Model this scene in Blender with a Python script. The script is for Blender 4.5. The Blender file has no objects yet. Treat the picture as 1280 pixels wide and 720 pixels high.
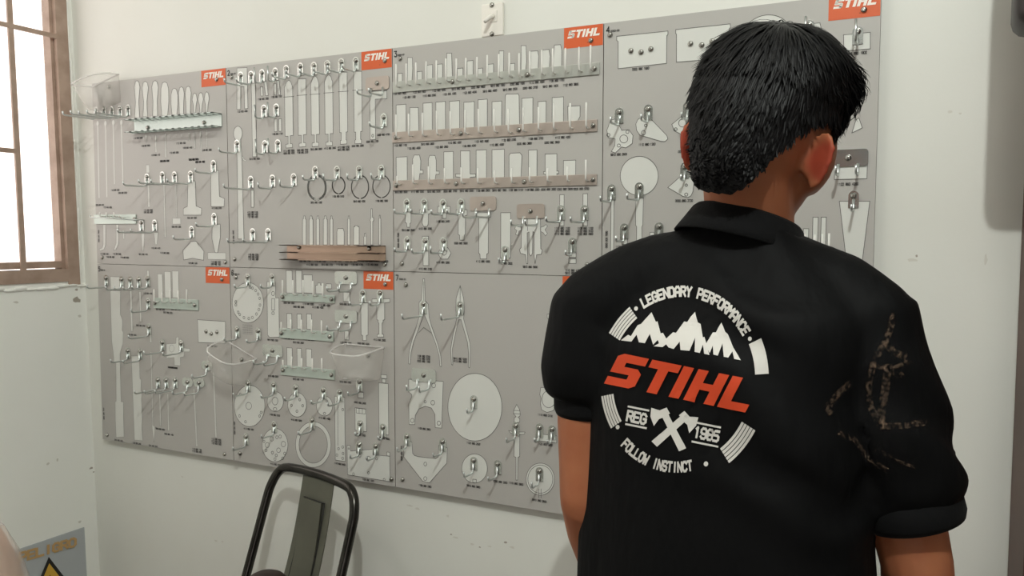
import bpy, bmesh, math, random
from mathutils import Vector, Matrix
from mathutils.bvhtree import BVHTree
random.seed(7)
V = Vector
scene = bpy.context.scene
COL = scene.collection

# ------------------------------------------------------------------ camera
F = 1028.0
CAM = V((2.0665, -1.578, 1.413))
RT = V((0.8974, 0.4412, 0.0021))
DN = V((0.0302, -0.0567, -0.9979))
FW = V((-0.4403, 0.8955, -0.0642))
cd = bpy.data.cameras.new('camera'); cam = bpy.data.objects.new('camera', cd); COL.objects.link(cam)
cd.sensor_width = 36.0; cd.lens = F / 1280 * 36.0; cd.clip_start = 0.02
m = Matrix.Identity(4)
for i in range(3):
    m[i][0] = RT[i]; m[i][1] = -DN[i]; m[i][2] = -FW[i]; m[i][3] = CAM[i]
cam.matrix_world = m
scene.camera = cam
# ------------------------------------------------------------------ world, lamps, exposure
w = bpy.data.worlds.new('sky'); scene.world = w; w.use_nodes = True
bg = w.node_tree.nodes['Background']; bg.inputs['Color'].default_value = (1.0, 0.92, 0.875, 1); bg.inputs['Strength'].default_value = 2.0
ld = bpy.data.lights.new('ceiling_bulb', 'POINT'); ld.energy = 93; ld.shadow_soft_size = 0.022; ld.color = (0.955, 1.0, 0.96)
lo = bpy.data.objects.new('ceiling_bulb', ld); lo.location = (2.22, -1.9, 3.0); COL.objects.link(lo)
ld2 = bpy.data.lights.new('left_fill_light', 'POINT'); ld2.energy = 17; ld2.shadow_soft_size = 0.12; ld2.color = (1.0, 0.95, 0.9)  # unseen fill light, added to brighten the left side
lo2 = bpy.data.objects.new('left_fill_light', ld2); lo2.location = (0.7, -1.6, 3.0); COL.objects.link(lo2)
scene.view_settings.view_transform = 'Standard'; scene.view_settings.look = 'None'
scene.view_settings.gamma = 1.0; scene.view_settings.use_curve_mapping = False
scene.view_settings.exposure = 0.0

# ------------------------------------------------------------------ helpers
def ray(px, py):
    return (FW + RT * ((px - 640) / F) + DN * ((py - 360) / F))
def at_depth(px, py, d):
    return CAM + ray(px, py) * d
def on_y(px, py, y):
    r = ray(px, py); return CAM + r * ((y - CAM.y) / r.y)
YF = -0.018                                   # front face of the tool panels; the wall is y = 0
TOPZ = 1.83
def srgb(r, g, b):
    f = lambda c: (c / 255 / 12.92) if c / 255 <= 0.04045 else ((c / 255 + 0.055) / 1.055) ** 2.4
    return (f(r), f(g), f(b), 1.0)
MATS = {}
def mat(name, col, rough=0.5, metal=0.0, spec=0.5, noise=None, bump=None, sss=0.0, sss_r=(0.01, 0.004, 0.002), sheen=0.0, coat=0.0):
    """noise = (scale, second colour, lo, hi); bump = (scale, strength, distance, stretch xyz)"""
    mt = bpy.data.materials.new(name); mt.use_nodes = True; nt = mt.node_tree
    b = nt.nodes['Principled BSDF']
    b.inputs['Base Color'].default_value = col; b.inputs['Roughness'].default_value = rough
    b.inputs['Metallic'].default_value = metal; b.inputs['Specular IOR Level'].default_value = spec
    b.inputs['Coat Weight'].default_value = coat; b.inputs['Sheen Weight'].default_value = sheen
    if sss:
        b.inputs['Subsurface Weight'].default_value = sss; b.inputs['Subsurface Radius'].default_value = sss_r; b.inputs['Subsurface Scale'].default_value = 1.0
    if noise or bump:
        tc = nt.nodes.new('ShaderNodeTexCoord')
    if noise:
        n = nt.nodes.new('ShaderNodeTexNoise'); n.inputs['Scale'].default_value = noise[0]; n.inputs['Detail'].default_value = 6
        r = nt.nodes.new('ShaderNodeValToRGB'); r.color_ramp.elements[0].position = noise[2]; r.color_ramp.elements[1].position = noise[3]
        r.color_ramp.elements[0].color = noise[1]; r.color_ramp.elements[1].color = col
        nt.links.new(tc.outputs['Object'], n.inputs['Vector']); nt.links.new(n.outputs['Fac'], r.inputs['Fac']); nt.links.new(r.outputs['Color'], b.inputs['Base Color'])
    if bump:
        mp = nt.nodes.new('ShaderNodeMapping'); mp.inputs['Scale'].default_value = bump[3] if len(bump) > 3 else (1, 1, 1)
        n2 = nt.nodes.new('ShaderNodeTexNoise'); n2.inputs['Scale'].default_value = bump[0]; n2.inputs['Detail'].default_value = 4
        bp = nt.nodes.new('ShaderNodeBump'); bp.inputs['Strength'].default_value = bump[1]; bp.inputs['Distance'].default_value = bump[2]
        nt.links.new(tc.outputs['Object'], mp.inputs['Vector']); nt.links.new(mp.outputs['Vector'], n2.inputs['Vector'])
        nt.links.new(n2.outputs['Fac'], bp.inputs['Height']); nt.links.new(bp.outputs['Normal'], b.inputs['Normal'])
    MATS[name] = mt
    return mt
def link(name, me, parent=None, mats=()):
    o = bpy.data.objects.new(name, me); COL.objects.link(o)
    for mt in mats: me.materials.append(mt)
    if parent is not None: o.parent = parent
    return o
def obj(name, bm, mats, parent=None, smooth=False, keep=False):
    me = bpy.data.meshes.new(name)
    if not keep: bmesh.ops.recalc_face_normals(bm, faces=bm.faces[:])
    bm.to_mesh(me); bm.free()
    if not isinstance(mats, (list, tuple)): mats = [mats]
    for mt in mats: me.materials.append(mt)
    if smooth:
        for p in me.polygons: p.use_smooth = True
    o = bpy.data.objects.new(name, me); COL.objects.link(o)
    if parent is not None: o.parent = parent
    return o
def tag(o, label, cat, group=None):
    o['label'] = label; o['category'] = cat
    if group: o['group'] = group
    return o
def struct(o):
    o['kind'] = 'structure'; return o
def box(bm, x0, x1, y0, y1, z0, z1, bev=0.0, mi=0):
    r = bmesh.ops.create_cube(bm, size=1.0)
    for v in r['verts']:
        v.co = V(((x0 + x1) / 2 + v.co.x * (x1 - x0), (y0 + y1) / 2 + v.co.y * (y1 - y0), (z0 + z1) / 2 + v.co.z * (z1 - z0)))
    fs = set(f for v in r['verts'] for f in v.link_faces)
    for f in fs: f.material_index = mi
    if bev:
        es = list(set(e for v in r['verts'] for e in v.link_edges))
        bmesh.ops.bevel(bm, geom=es, offset=bev, segments=3, affect='EDGES', profile=0.5)
def frames(pts):
    T = []
    for i in range(len(pts)):
        a = pts[max(i - 1, 0)]; b = pts[min(i + 1, len(pts) - 1)]
        t = b - a; T.append(t.normalized() if t.length > 1e-9 else V((0, 0, 1)))
    u = V((0, 0, 1)) if abs(T[0].z) < 0.9 else V((1, 0, 0))
    u = (u - T[0] * u.dot(T[0])).normalized()
    out = []
    for t in T:
        u = (u - t * u.dot(t)); u = u.normalized() if u.length > 1e-6 else t.orthogonal().normalized()
        out.append((u, t.cross(u)))
    return out
def tube(bm, pts, radii, n=10, cap=True, mi=0, flat=1.0):
    pts = [V(p) for p in pts]
    if not isinstance(radii, (list, tuple)): radii = [radii] * len(pts)
    fr = frames(pts); rings = []
    for p, r, (u, v) in zip(pts, radii, fr):
        rings.append([bm.verts.new(p + u * (r * math.cos(2 * math.pi * k / n)) + v * (r * flat * math.sin(2 * math.pi * k / n))) for k in range(n)])
    for a, b in zip(rings, rings[1:]):
        for k in range(n):
            f = bm.faces.new((a[k], a[(k + 1) % n], b[(k + 1) % n], b[k])); f.material_index = mi
    if cap:
        for rg in (rings[0][::-1], rings[-1]):
            f = bm.faces.new(rg); f.material_index = mi
def capsule(bm, pts, radii, n=16):
    """tube with rounded ends, for bodies"""
    pts = [V(p) for p in pts]; radii = list(radii)
    a = (pts[0] - pts[1]).normalized(); b = (pts[-1] - pts[-2]).normalized()
    P = []; R = []
    for k in (80, 60, 35): P.append(pts[0] + a * radii[0] * math.sin(math.radians(k))); R.append(radii[0] * math.cos(math.radians(k)))
    P += pts; R += radii
    for k in (35, 60, 80): P.append(pts[-1] + b * radii[-1] * math.sin(math.radians(k))); R.append(radii[-1] * math.cos(math.radians(k)))
    tube(bm, P, R, n)
def smooth_path(pts, k=6):
    """Catmull-Rom through the points"""
    pts = [V(p) for p in pts]; out = []
    for i in range(len(pts) - 1):
        p0 = pts[max(i - 1, 0)]; p1 = pts[i]; p2 = pts[i + 1]; p3 = pts[min(i + 2, len(pts) - 1)]
        for j in range(k):
            t = j / k
            out.append(0.5 * ((2 * p1) + (p2 - p0) * t + (2 * p0 - 5 * p1 + 4 * p2 - p3) * t * t + (3 * p1 - p0 - 3 * p2 + p3) * t ** 3))
    out.append(pts[-1]); return out
def ellipsoid(bm, c, axes, radii, seg=24):
    r = bmesh.ops.create_uvsphere(bm, u_segments=seg, v_segments=max(8, seg // 2), radius=1.0)
    for v in r['verts']:
        p = v.co.copy(); v.co = V(c) + axes[0] * (p.x * radii[0]) + axes[1] * (p.y * radii[1]) + axes[2] * (p.z * radii[2])
def loft(bm, rings, cap=True):
    R = [[bm.verts.new(p) for p in r] for r in rings]; n = len(R[0])
    for a, b in zip(R, R[1:]):
        for k in range(n): bm.faces.new((a[k], a[(k + 1) % n], b[(k + 1) % n], b[k]))
    if cap: bm.faces.new(R[0][::-1]); bm.faces.new(R[-1])

# ------------------------------------------------------------------ materials
wallm = mat('wall_paint', srgb(229, 229, 222), 0.55, noise=(3.0, srgb(225, 224, 216), 0.3, 0.7), bump=(35, 0.12, 0.004))
wallr = mat('side_wall_paint', srgb(246, 246, 240), 0.5, noise=(4.0, srgb(243, 243, 236), 0.3, 0.7), bump=(35, 0.12, 0.004))  # lifted above the back wall's tone to make up for weak lamp light
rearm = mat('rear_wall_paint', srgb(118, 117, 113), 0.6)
ceilm = mat('ceiling_paint', srgb(190, 190, 184), 0.7)
smudge = mat('scuff_mark', srgb(214, 211, 201), 0.7)
chip = mat('chipped_paint', srgb(168, 160, 148), 0.8)
boardm = mat('grey_board', srgb(183, 180, 175), 0.42, noise=(1.5, srgb(180, 176, 171), 0.3, 0.7))
edgem = mat('board_edge', srgb(120, 112, 104), 0.6)
printw = mat('pale_print', srgb(217, 217, 211), 0.45)
inkm = mat('dark_ink', srgb(45, 44, 43), 0.6)
inkl = mat('outline_ink', srgb(98, 96, 92), 0.6)
orange = mat('orange_print', srgb(216, 96, 48), 0.45)
whitel = mat('white_letter', srgb(245, 238, 228), 0.5)
zinc = mat('zinc_steel', srgb(222, 224, 220), 0.24, metal=1.0, bump=(900, 0.05, 0.001))
wirem = mat('bright_wire', srgb(206, 210, 208), 0.28, metal=0.9)
screwm = mat('screw_steel', srgb(168, 166, 160), 0.25, metal=1.0)
galv = mat('galvanised_sheet', srgb(196, 206, 200), 0.38, metal=0.85)
whitepin = mat('white_pin', srgb(232, 230, 224), 0.35)
railw = mat('pale_rail', srgb(196, 206, 198), 0.35, metal=0.5)
galvb = mat('brown_reflection_sheet', srgb(188, 164, 146), 0.3, metal=0.8)  # steel, with the brown it reflects put into its colour
railg = mat('grey_rail', srgb(190, 191, 184), 0.35, metal=0.5)
railp = mat('pinkish_rail', srgb(190, 177, 168), 0.35, metal=0.55)
switchm = mat('switch_plastic', srgb(236, 231, 222), 0.35)
framem = mat('window_paint', srgb(178, 154, 138), 0.5, noise=(20, srgb(160, 136, 120), 0.35, 0.6))
brownm = mat('brown_wood', srgb(96, 66, 54), 0.55, noise=(8, srgb(84, 57, 47), 0.3, 0.7))
darkbox = mat('dark_plastic', srgb(46, 38, 38), 0.5)
floorm = mat('floor_tile', srgb(122, 118, 112), 0.4, noise=(6, srgb(112, 108, 102), 0.3, 0.7))
chairm = mat('gunmetal_paint', srgb(72, 70, 66), 0.22, metal=0.85, noise=(14, srgb(56, 54, 50), 0.35, 0.65))
splatm = mat('gunmetal_sheet', srgb(98, 98, 86), 0.4, metal=0.35, noise=(10, srgb(90, 90, 79), 0.35, 0.65))
brownbag = mat('brown_leather', srgb(48, 34, 29), 0.55)
signm = mat('sign_board', srgb(178, 182, 184), 0.45)
signtan = mat('faded_orange_ink', srgb(196, 158, 104), 0.6)
signyel = mat('yellow_ink', srgb(212, 168, 60), 0.5)
signblk = mat('black_ink', srgb(28, 26, 24), 0.5)
shirtm = mat('black_knit', srgb(8, 8, 9), 0.68, spec=0.13, sheen=0.0, bump=(5.5, 0.55, 0.02, (2.2, 2.2, 0.75)))
ribm = mat('black_rib', srgb(11, 11, 12), 0.85, spec=0.15, sheen=0.02, bump=(160, 0.4, 0.002, (1, 1, 1)))
hairm = mat('black_hair', srgb(16, 15, 16), 0.5, spec=0.22)
jeansm = mat('dark_trousers', srgb(38, 40, 48), 0.85)
shoem = mat('black_shoe', srgb(26, 26, 27), 0.5)
stitchm = mat('rubbed_mark', srgb(74, 62, 50), 0.9, spec=0.1)
def plastic(name, col, alpha, rough):
    mt = bpy.data.materials.new(name); mt.use_nodes = True; nt = mt.node_tree; b = nt.nodes['Principled BSDF']
    b.inputs['Base Color'].default_value = col; b.inputs['Roughness'].default_value = rough
    t = nt.nodes.new('ShaderNodeBsdfTransparent'); mx = nt.nodes.new('ShaderNodeMixShader'); mx.inputs[0].default_value = alpha
    nt.links.new(t.outputs[0], mx.inputs[1]); nt.links.new(b.outputs[0], mx.inputs[2]); nt.links.new(mx.outputs[0], nt.nodes['Material Output'].inputs[0])
    return mt
trayM = plastic('clear_tray_plastic', srgb(240, 236, 230), 0.17, 0.15)
trayRim = plastic('tray_rim_plastic', srgb(250, 248, 244), 0.42, 0.15)
glassM = plastic('window_glass', srgb(240, 245, 245), 0.06, 0.05)
wrapM = plastic('clear_wrap', srgb(240, 225, 215), 0.35, 0.08)

# skin with a warmer, redder ear region, translucent glow included
skinm = mat('skin', srgb(174, 110, 77), 0.5, spec=0.35, sss=0.25, sss_r=(0.012, 0.005, 0.0025), noise=(18, srgb(162, 97, 66), 0.3, 0.7))

def redden(mt, spots, radius, col):
    """mixes red into the ears: their own tone plus light glowing through"""
    nt = mt.node_tree; b = nt.nodes['Principled BSDF']; src = b.inputs['Base Color'].links[0].from_socket
    tc = nt.nodes.new('ShaderNodeTexCoord')
    for p in spots:
        d = nt.nodes.new('ShaderNodeVectorMath'); d.operation = 'DISTANCE'; d.inputs[1].default_value = p; nt.links.new(tc.outputs['Object'], d.inputs[0])
        r = nt.nodes.new('ShaderNodeMapRange'); r.interpolation_type = 'SMOOTHSTEP'; r.inputs[1].default_value = radius; r.inputs[2].default_value = radius * .45; nt.links.new(d.outputs['Value'], r.inputs[0])
        m_ = nt.nodes.new('ShaderNodeMix'); m_.data_type = 'RGBA'; nt.links.new(r.outputs[0], m_.inputs[0]); nt.links.new(src, m_.inputs[6]); m_.inputs[7].default_value = col; src = m_.outputs[2]
    nt.links.new(src, b.inputs['Base Color'])

# ------------------------------------------------------------------ the room
ZC = 3.2
# left wall leans a little: its corner with the back wall runs through two points
ca = on_y(89, 0, 0.0); cb = on_y(119, 600, 0.0)
kx = (ca.x - cb.x) / (ca.z - cb.z)
def xl(z): return cb.x + kx * (z - cb.z)
def on_left(px, py, off=0.0):
    r = ray(px, py)          # x = xl(z) + off
    t = (xl(0) + kx * CAM.z + off - CAM.x) / (r.x - kx * r.z)
    return CAM + r * t
YB = -4.2
XR = 3.9
def wallquad(name, pts, mt, thick):
    bm = bmesh.new(); a = [bm.verts.new(p) for p in pts]; b = [bm.verts.new(V(p) + V(thick)) for p in pts]
    bm.faces.new(a); bm.faces.new(b[::-1]); n = len(a)
    for k in range(n): bm.faces.new((a[k], b[k], b[(k + 1) % n], a[(k + 1) % n]))
    return struct(obj(name, bm, mt))
wb = wallquad('wall_back', [V((xl(0) - 0.044, 0, 0)), V((XR, 0, 0)), V((XR, 0, ZC)), V((xl(ZC) - 0.044, 0, ZC))], wallm, (0, 0.12, 0))
bm = bmesh.new(); box(bm, -0.6, XR + .1, YB - .1, 0.1, -0.1, 0.0); struct(obj('floor', bm, floorm))
bm = bmesh.new(); box(bm, -0.6, XR + .1, YB - .1, 0.1, ZC, ZC + 0.1); struct(obj('ceiling', bm, ceilm))
bm = bmesh.new(); box(bm, XR, XR + .1, YB, 0, 0, ZC); struct(obj('wall_right', bm, rearm))
# rear wall, with an unseen opening added to let fill light in
bm = bmesh.new(); box(bm, -0.5, 2.5, YB - .1, YB, 0, ZC); box(bm, 3.5, XR, YB - .1, YB, 0, ZC); box(bm, 2.5, 3.5, YB - .1, YB, 2.1, ZC); struct(obj('wall_rear', bm, rearm))
# left wall with the window hole
pr = on_left(97, 348); zs = on_left(60, 353).z; yr = pr.y; yl = yr - 1.15; zt = 2.35
def lw(y, z, off=0.0): return V((xl(z) + off, y, z))
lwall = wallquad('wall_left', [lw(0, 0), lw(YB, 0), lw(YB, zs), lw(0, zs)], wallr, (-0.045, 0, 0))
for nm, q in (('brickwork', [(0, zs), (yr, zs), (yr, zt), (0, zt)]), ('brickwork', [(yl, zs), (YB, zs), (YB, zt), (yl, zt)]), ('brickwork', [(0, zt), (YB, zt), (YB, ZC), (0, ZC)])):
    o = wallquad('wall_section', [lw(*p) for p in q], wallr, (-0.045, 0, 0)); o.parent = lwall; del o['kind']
# window: metal frame, bars, glass, ledge of rough mortar
def lbar(bm, p, q, wd, dp, off=0.0):
    """a bar on the left wall from p to q (y, z), wd wide, dp deep, off = how far it is out of the wall plane"""
    a = lw(p[0], p[1]); b = lw(q[0], q[1]); t = (b - a).normalized(); s = t.cross(V((1, 0, 0))).normalized() * (wd / 2)
    vs = []
    for e in (a, b):
        for (sx, sg) in ((off, -1), (off, 1), (off - dp, 1), (off - dp, -1)): vs.append(bm.verts.new(e + V((sx, 0, 0)) + s * sg))
    for f in ((0, 1, 2, 3), (7, 6, 5, 4), (0, 4, 5, 1), (1, 5, 6, 2), (2, 6, 7, 3), (3, 7, 4, 0)): bm.faces.new([vs[i] for i in f])
bm = bmesh.new()
fw = 0.035
for p, q in (((yr - .012, zs - .01), (yr - .012, zt)), ((yl + fw / 2, zs), (yl + fw / 2, zt)), ((yr, zs + fw / 2), (yl, zs + fw / 2)), ((yr, zt - fw / 2), (yl, zt - fw / 2))): lbar(bm, p, q, fw, 0.050, 0.004)
win = struct(obj('window_1', bm, framem))
bm = bmesh.new()
for p, q in (((yr - .030, zs + .03), (yr - .030, zt - .03)), ((yl + .05, zs + .03), (yl + .05, zt - .03)), ((yr - .03, zs + .048), (yl + .03, zs + .048)), ((yr - .03, zt - .05), (yl + .03, zt - .05))): lbar(bm, p, q, 0.018, 0.03, -0.010)
obj('casement', bm, framem, win)
bm = bmesh.new(); lbar(bm, ((yl + yr) / 2, zs + .03), ((yl + yr) / 2, zt - .03), 1.08, 0.004, -0.03); obj('pane', bm, glassM, win)
a = on_left(22, 60); b = on_left(17, 0)
bm = bmesh.new(); lbar(bm, (on_left(22, 200).y, zs + .02), (on_left(22, 200).y, zt), 0.014, 0.006, 0.003); obj('bar', bm, framem, win)
bm = bmesh.new(); lbar(bm, (on_left(23, 200).y - .3, zs + .02), (on_left(23, 200).y - .3, zt), 0.014, 0.006, 0.003); obj('bar', bm, framem, win)
for py, x0 in ((34, 76), (189, 20)):
    z = on_left(20, py).z; bm = bmesh.new(); lbar(bm, (on_left(x0, py).y, z), (yl, z), 0.012, 0.006, 0.004); obj('bar', bm, framem, win)
bm = bmesh.new()
yy = 0
for k in range(40):                                    # rough mortar bead along the ledge and up the jamb
    y0 = yr + .012 - k * 0.03; z = zs - .012 + random.uniform(-.005, .004)
    ellipsoid(bm, lw(y0, z, 0.0), (V((1, 0, 0)), V((0, 1, 0)), V((0, 0, 1))), (0.006, 0.022, random.uniform(.004, .008)), 8)
for k in range(34):
    z = zs + k * 0.032
    ellipsoid(bm, lw(yr + .010 + random.uniform(-.002, .003), z, 0.0), (V((1, 0, 0)), V((0, 1, 0)), V((0, 0, 1))), (0.005, random.uniform(.003, .006), 0.024), 8)
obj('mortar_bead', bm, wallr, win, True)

# ------------------------------------------------------------------ stroke lettering
GL = {
 'A': [[(0,0),(0,4.5),(1.2,6),(2.8,6),(4,4.5),(4,0)],[(0,2.4),(4,2.4)]], 'B': [[(0,0),(0,6),(3.2,6),(4,5.2),(4,3.8),(3.2,3),(0,3)],[(3.2,3),(4,2.2),(4,.8),(3.2,0),(0,0)]],
 'C': [[(4,1.2),(2.8,0),(1.2,0),(0,1.2),(0,4.8),(1.2,6),(2.8,6),(4,4.8)]], 'D': [[(0,0),(0,6),(2.8,6),(4,4.8),(4,1.2),(2.8,0),(0,0)]],
 'E': [[(4,0),(0,0),(0,6),(4,6)],[(0,3),(3.2,3)]], 'F': [[(0,0),(0,6),(4,6)],[(0,3),(3.2,3)]], 'G': [[(4,4.8),(2.8,6),(1.2,6),(0,4.8),(0,1.2),(1.2,0),(2.8,0),(4,1.2),(4,2.9),(2.2,2.9)]],
 'H': [[(0,0),(0,6)],[(4,0),(4,6)],[(0,3),(4,3)]], 'I': [[(2,0),(2,6)]], 'L': [[(0,6),(0,0),(4,0)]], 'M': [[(0,0),(0,6),(2,3.2),(4,6),(4,0)]], 'N': [[(0,0),(0,6),(4,0),(4,6)]],
 'O': [[(1.2,0),(0,1.2),(0,4.8),(1.2,6),(2.8,6),(4,4.8),(4,1.2),(2.8,0),(1.2,0)]], 'P': [[(0,0),(0,6),(3,6),(4,5),(4,3.7),(3,2.7),(0,2.7)]], 'R': [[(0,0),(0,6),(3,6),(4,5),(4,3.9),(3,2.9),(0,2.9)],[(2,2.9),(4,0)]],
 'S': [[(0,1),(1,0),(3,0),(4,1),(4,2.2),(3,3),(1,3),(0,3.8),(0,5),(1,6),(3,6),(4,5)]], 'T': [[(2,0),(2,6)],[(0,6),(4,6)]], 'U': [[(0,6),(0,1.2),(1.2,0),(2.8,0),(4,1.2),(4,6)]], 'W': [[(0,6),(.8,0),(2,3.4),(3.2,0),(4,6)]], 'Y': [[(0,6),(2,3),(4,6)],[(2,3),(2,0)]],
 '0': [[(1,0),(0,1),(0,5),(1,6),(3,6),(4,5),(4,1),(3,0),(1,0)]], '1': [[(1,5),(2,6),(2,0)]], '2': [[(0,5),(1,6),(3,6),(4,5),(4,3.8),(0,0),(4,0)]], '3': [[(0,6),(4,6),(2,3.6),(4,2.6),(4,1),(3,0),(1,0),(0,1)]],
 '4': [[(3,0),(3,6),(0,2),(4,2)]], '5': [[(4,6),(0,6),(0,3.4),(3,3.4),(4,2.6),(4,1),(3,0),(0,0)]], '6': [[(4,5),(3,6),(1,6),(0,5),(0,1),(1,0),(3,0),(4,1),(4,2.4),(3,3.2),(0,3.2)]],
 '7': [[(0,6),(4,6),(1.4,0)]], '8': [[(1,3.1),(0,4),(0,5),(1,6),(3,6),(4,5),(4,4),(3,3.1),(1,3.1),(0,2.2),(0,1),(1,0),(3,0),(4,1),(4,2.2),(3,3.1)]], '9': [[(0,1),(1,0),(3,0),(4,1),(4,5),(3,6),(1,6),(0,5),(0,3.6),(1,2.8),(4,2.8)]], '-': [[(.6,3),(3.4,3)]],
}
def glyph_quads(ch, sw):
    """stroke quads of a glyph in a 4 x 6 box; sw = half stroke width"""
    out = []
    for line in GL.get(ch, ()):
        for (a, b) in zip(line, line[1:]):
            d = math.hypot(b[0] - a[0], b[1] - a[1]); tx, ty = (b[0] - a[0]) / d, (b[1] - a[1]) / d; e = sw * 0.75
            A = (a[0] - tx * e, a[1] - ty * e); B = (b[0] + tx * e, b[1] + ty * e); nx, ny = -ty * sw, tx * sw
            out.append([(A[0] + nx, A[1] + ny), (A[0] - nx, A[1] - ny), (B[0] - nx, B[1] - ny), (B[0] + nx, B[1] + ny)])
    return out
LOGO = []                                             # the slanted block word on the boards and the shirt, in a 24 x 6 box
def _r(x0, y0, x1, y1): LOGO.append([(x + 0.28 * y - 0.6, y) for x, y in ((x0, y0), (x1, y0), (x1, y1), (x0, y1))])
_r(.9, 4.5, 5.2, 6); _r(0, 3.2, 1.9, 5.4); _r(0, 2.35, 4.3, 3.7); _r(3.3, .6, 5.2, 2.9); _r(0, 0, 4.3, 1.5); LOGO.append([(x + .28 * y - .6, y) for x, y in ((0, 5.4), (1.9, 5.4), (.9, 6))]); LOGO.append([(x + .28 * y - .6, y) for x, y in ((4.3, 2.35), (5.2, 2.9), (4.3, 3.7))]); LOGO.append([(x + .28 * y - .6, y) for x, y in ((4.3, 0), (5.2, .6), (4.3, 1.5))])
_r(5.8, 4.5, 11, 6); _r(7.5, 0, 9.3, 4.6); _r(11.4, 0, 13.2, 6); _r(14.0, 0, 15.8, 6); _r(17.6, 0, 19.4, 6); _r(15.8, 2.4, 17.6, 3.7); _r(20.0, 0, 21.8, 6); _r(21.7, 0, 25.0, 1.5)

# ------------------------------------------------------------------ the tool panels
REG = {'A': (80,70,220/1056), 'B': (100,200,220/1092), 'C': (110,325,200/1067), 'D': (110,440,200/1067), 'E': (280,60,220/1092), 'F': (280,195,220/1092), 'G': (280,325,220/1092), 'H': (280,460,220/1092),
       'I': (485,30,280/1186), 'J': (485,175,280/1186), 'K': (485,335,250/1161), 'L': (485,480,250/1125), 'M': (740,10,220/990), 'N': (740,160,.25), 'O': (960,0,.25), 'P': (960,160,1/3)}
def pix(r, x, y): a = REG[r]; return a[0] + x * a[2], a[1] + y * a[2]
def BP(r, x, y, off=0.0):
    p = on_y(*pix(r, x, y), YF - off); return (p.x, p.z)
PANEL_LABEL = [
 'grey tool panel nearest the window, upper row, with screwdriver outlines and slotted steel holder',
 'grey tool panel marked 2 with six tall tool outlines above a steel trough',
 'grey tool panel marked 3 with three long rails of upright pins, upper row',
 'grey tool panel marked 4, at the upper right end behind the head',
 'grey tool panel at the lower left corner, with two long jagged blade outlines',
 'grey tool panel above the metal chair, with round disc outlines and three short pin rails',
 'grey tool panel marked 7, lower row, with two pairs of pliers in outline',
 'grey tool panel of the lower row mostly hidden behind the person']
panels = []
for k in range(8):
    c, r = k % 4, k // 4; x0 = c * .5; z1 = TOPZ - r * .5
    bm = bmesh.new(); box(bm, x0 + .0008, x0 + .4992, YF, -0.001, z1 - .4994, z1 - .0006)
    for f in bm.faces:
        if abs(f.calc_center_median().y - YF) > 1e-4: f.material_index = 1
    panels.append(tag(obj('tool_panel', bm, [boardm, edgem]), PANEL_LABEL[k], 'tool board', 'grey tool panels on the wall'))
LAY = [0]
INK = [[] for _ in range(8)]                          # quads of small print per panel
def flat(bm, pts, off, mi=0):
    """a flat printed shape on the panel face from (x, z) points"""
    a = sum(p[0] * q[1] - q[0] * p[1] for p, q in zip(pts, pts[1:] + pts[:1]))
    if a < 0: pts = pts[::-1]
    f = bm.faces.new([bm.verts.new((x, YF - off, z)) for x, z in pts]); f.material_index = mi
    return f
def strokes(bm, pts, wd, off, mi=0, closed=True):
    n = len(pts)
    for i in range(n if closed else n - 1):
        a = pts[i]; b = pts[(i + 1) % n]; d = math.hypot(b[0] - a[0], b[1] - a[1])
        if d < 1e-6: continue
        tx, tz = (b[0] - a[0]) / d, (b[1] - a[1]) / d; h = wd / 2
        A = (a[0] - tx * h, a[1] - tz * h); B_ = (b[0] + tx * h, b[1] + tz * h)
        flat(bm, [(A[0] - tz * h, A[1] + tx * h), (A[0] + tz * h, A[1] - tx * h), (B_[0] + tz * h, B_[1] - tx * h), (B_[0] - tz * h, B_[1] + tx * h)], off, mi)
def board_rect(r, x0, y0, x1, y1):
    xm, ym = (x0 + x1) / 2, (y0 + y1) / 2
    ax = BP(r, x0, ym)[0]; bx = BP(r, x1, ym)[0]; zt_ = BP(r, xm, y0)[1]; zb = BP(r, xm, y1)[1]
    return [(ax, zb), (bx, zb), (bx, zt_), (ax, zt_)]
def ell(r, cx, cy, rx, ry, n=36):
    return [BP(r, cx + rx * math.cos(2 * math.pi * k / n), cy + ry * math.sin(2 * math.pi * k / n)) for k in range(n)]
def sil(k, pieces, holes=(), ow=0.0011, lines=()):
    """one printed tool outline: pale fill, dark edge"""
    bm = bmesh.new(); LAY[0] = (LAY[0] + 1) % 9; b0 = .00004 * LAY[0]
    for i, p in enumerate(pieces): flat(bm, list(p), 0.0002 + b0)
    for i, p in enumerate(pieces): strokes(bm, list(p), ow, 0.00062 + b0 * .3, 1)
    for h in holes: strokes(bm, list(h), ow, 0.00064 + b0 * .3, 1)
    for l in lines: strokes(bm, list(l), ow, 0.00064 + b0 * .3, 1, False)
    return obj_flat('tool_silhouette', bm, panels[k])
def obj_flat(name, bm, parent, mats=None):
    me = bpy.data.meshes.new(name); bm.to_mesh(me); bm.free()
    for mt in (mats or (printw, inkl)): me.materials.append(mt)
    o = bpy.data.objects.new(name, me); COL.objects.link(o); o.parent = parent; return o
def R_(k, r, *rects, **kw):
    for q in rects: sil(k, [board_rect(r, *q)], **kw)
def P_(k, r, pts, **kw): sil(k, [[BP(r, *p) for p in pts]], **kw)
def PIN_(k, r, s): pass
def text(k, x, z, s, h=0.0040, adv=0.00262, vertical=False, sw=.72):
    sc = h / 6; gx = adv / 4 * .72
    for i, ch in enumerate(s):
        for q in glyph_quads(ch, sw):
            pts = [(i * adv + a * gx, b * sc) for a, b in q]
            if vertical: pts = [(x - b, z + a) for a, b in pts]
            else: pts = [(x + a, z + b) for a, b in pts]
            INK[k].append(pts)
def partno():
    return random.choice(['5910 890 ', '0000 890 ', '1110 890 ', '4112 890 ', '1122 893 ', '1108 890 ']) + '%02d00' % random.randint(10, 58)
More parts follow.
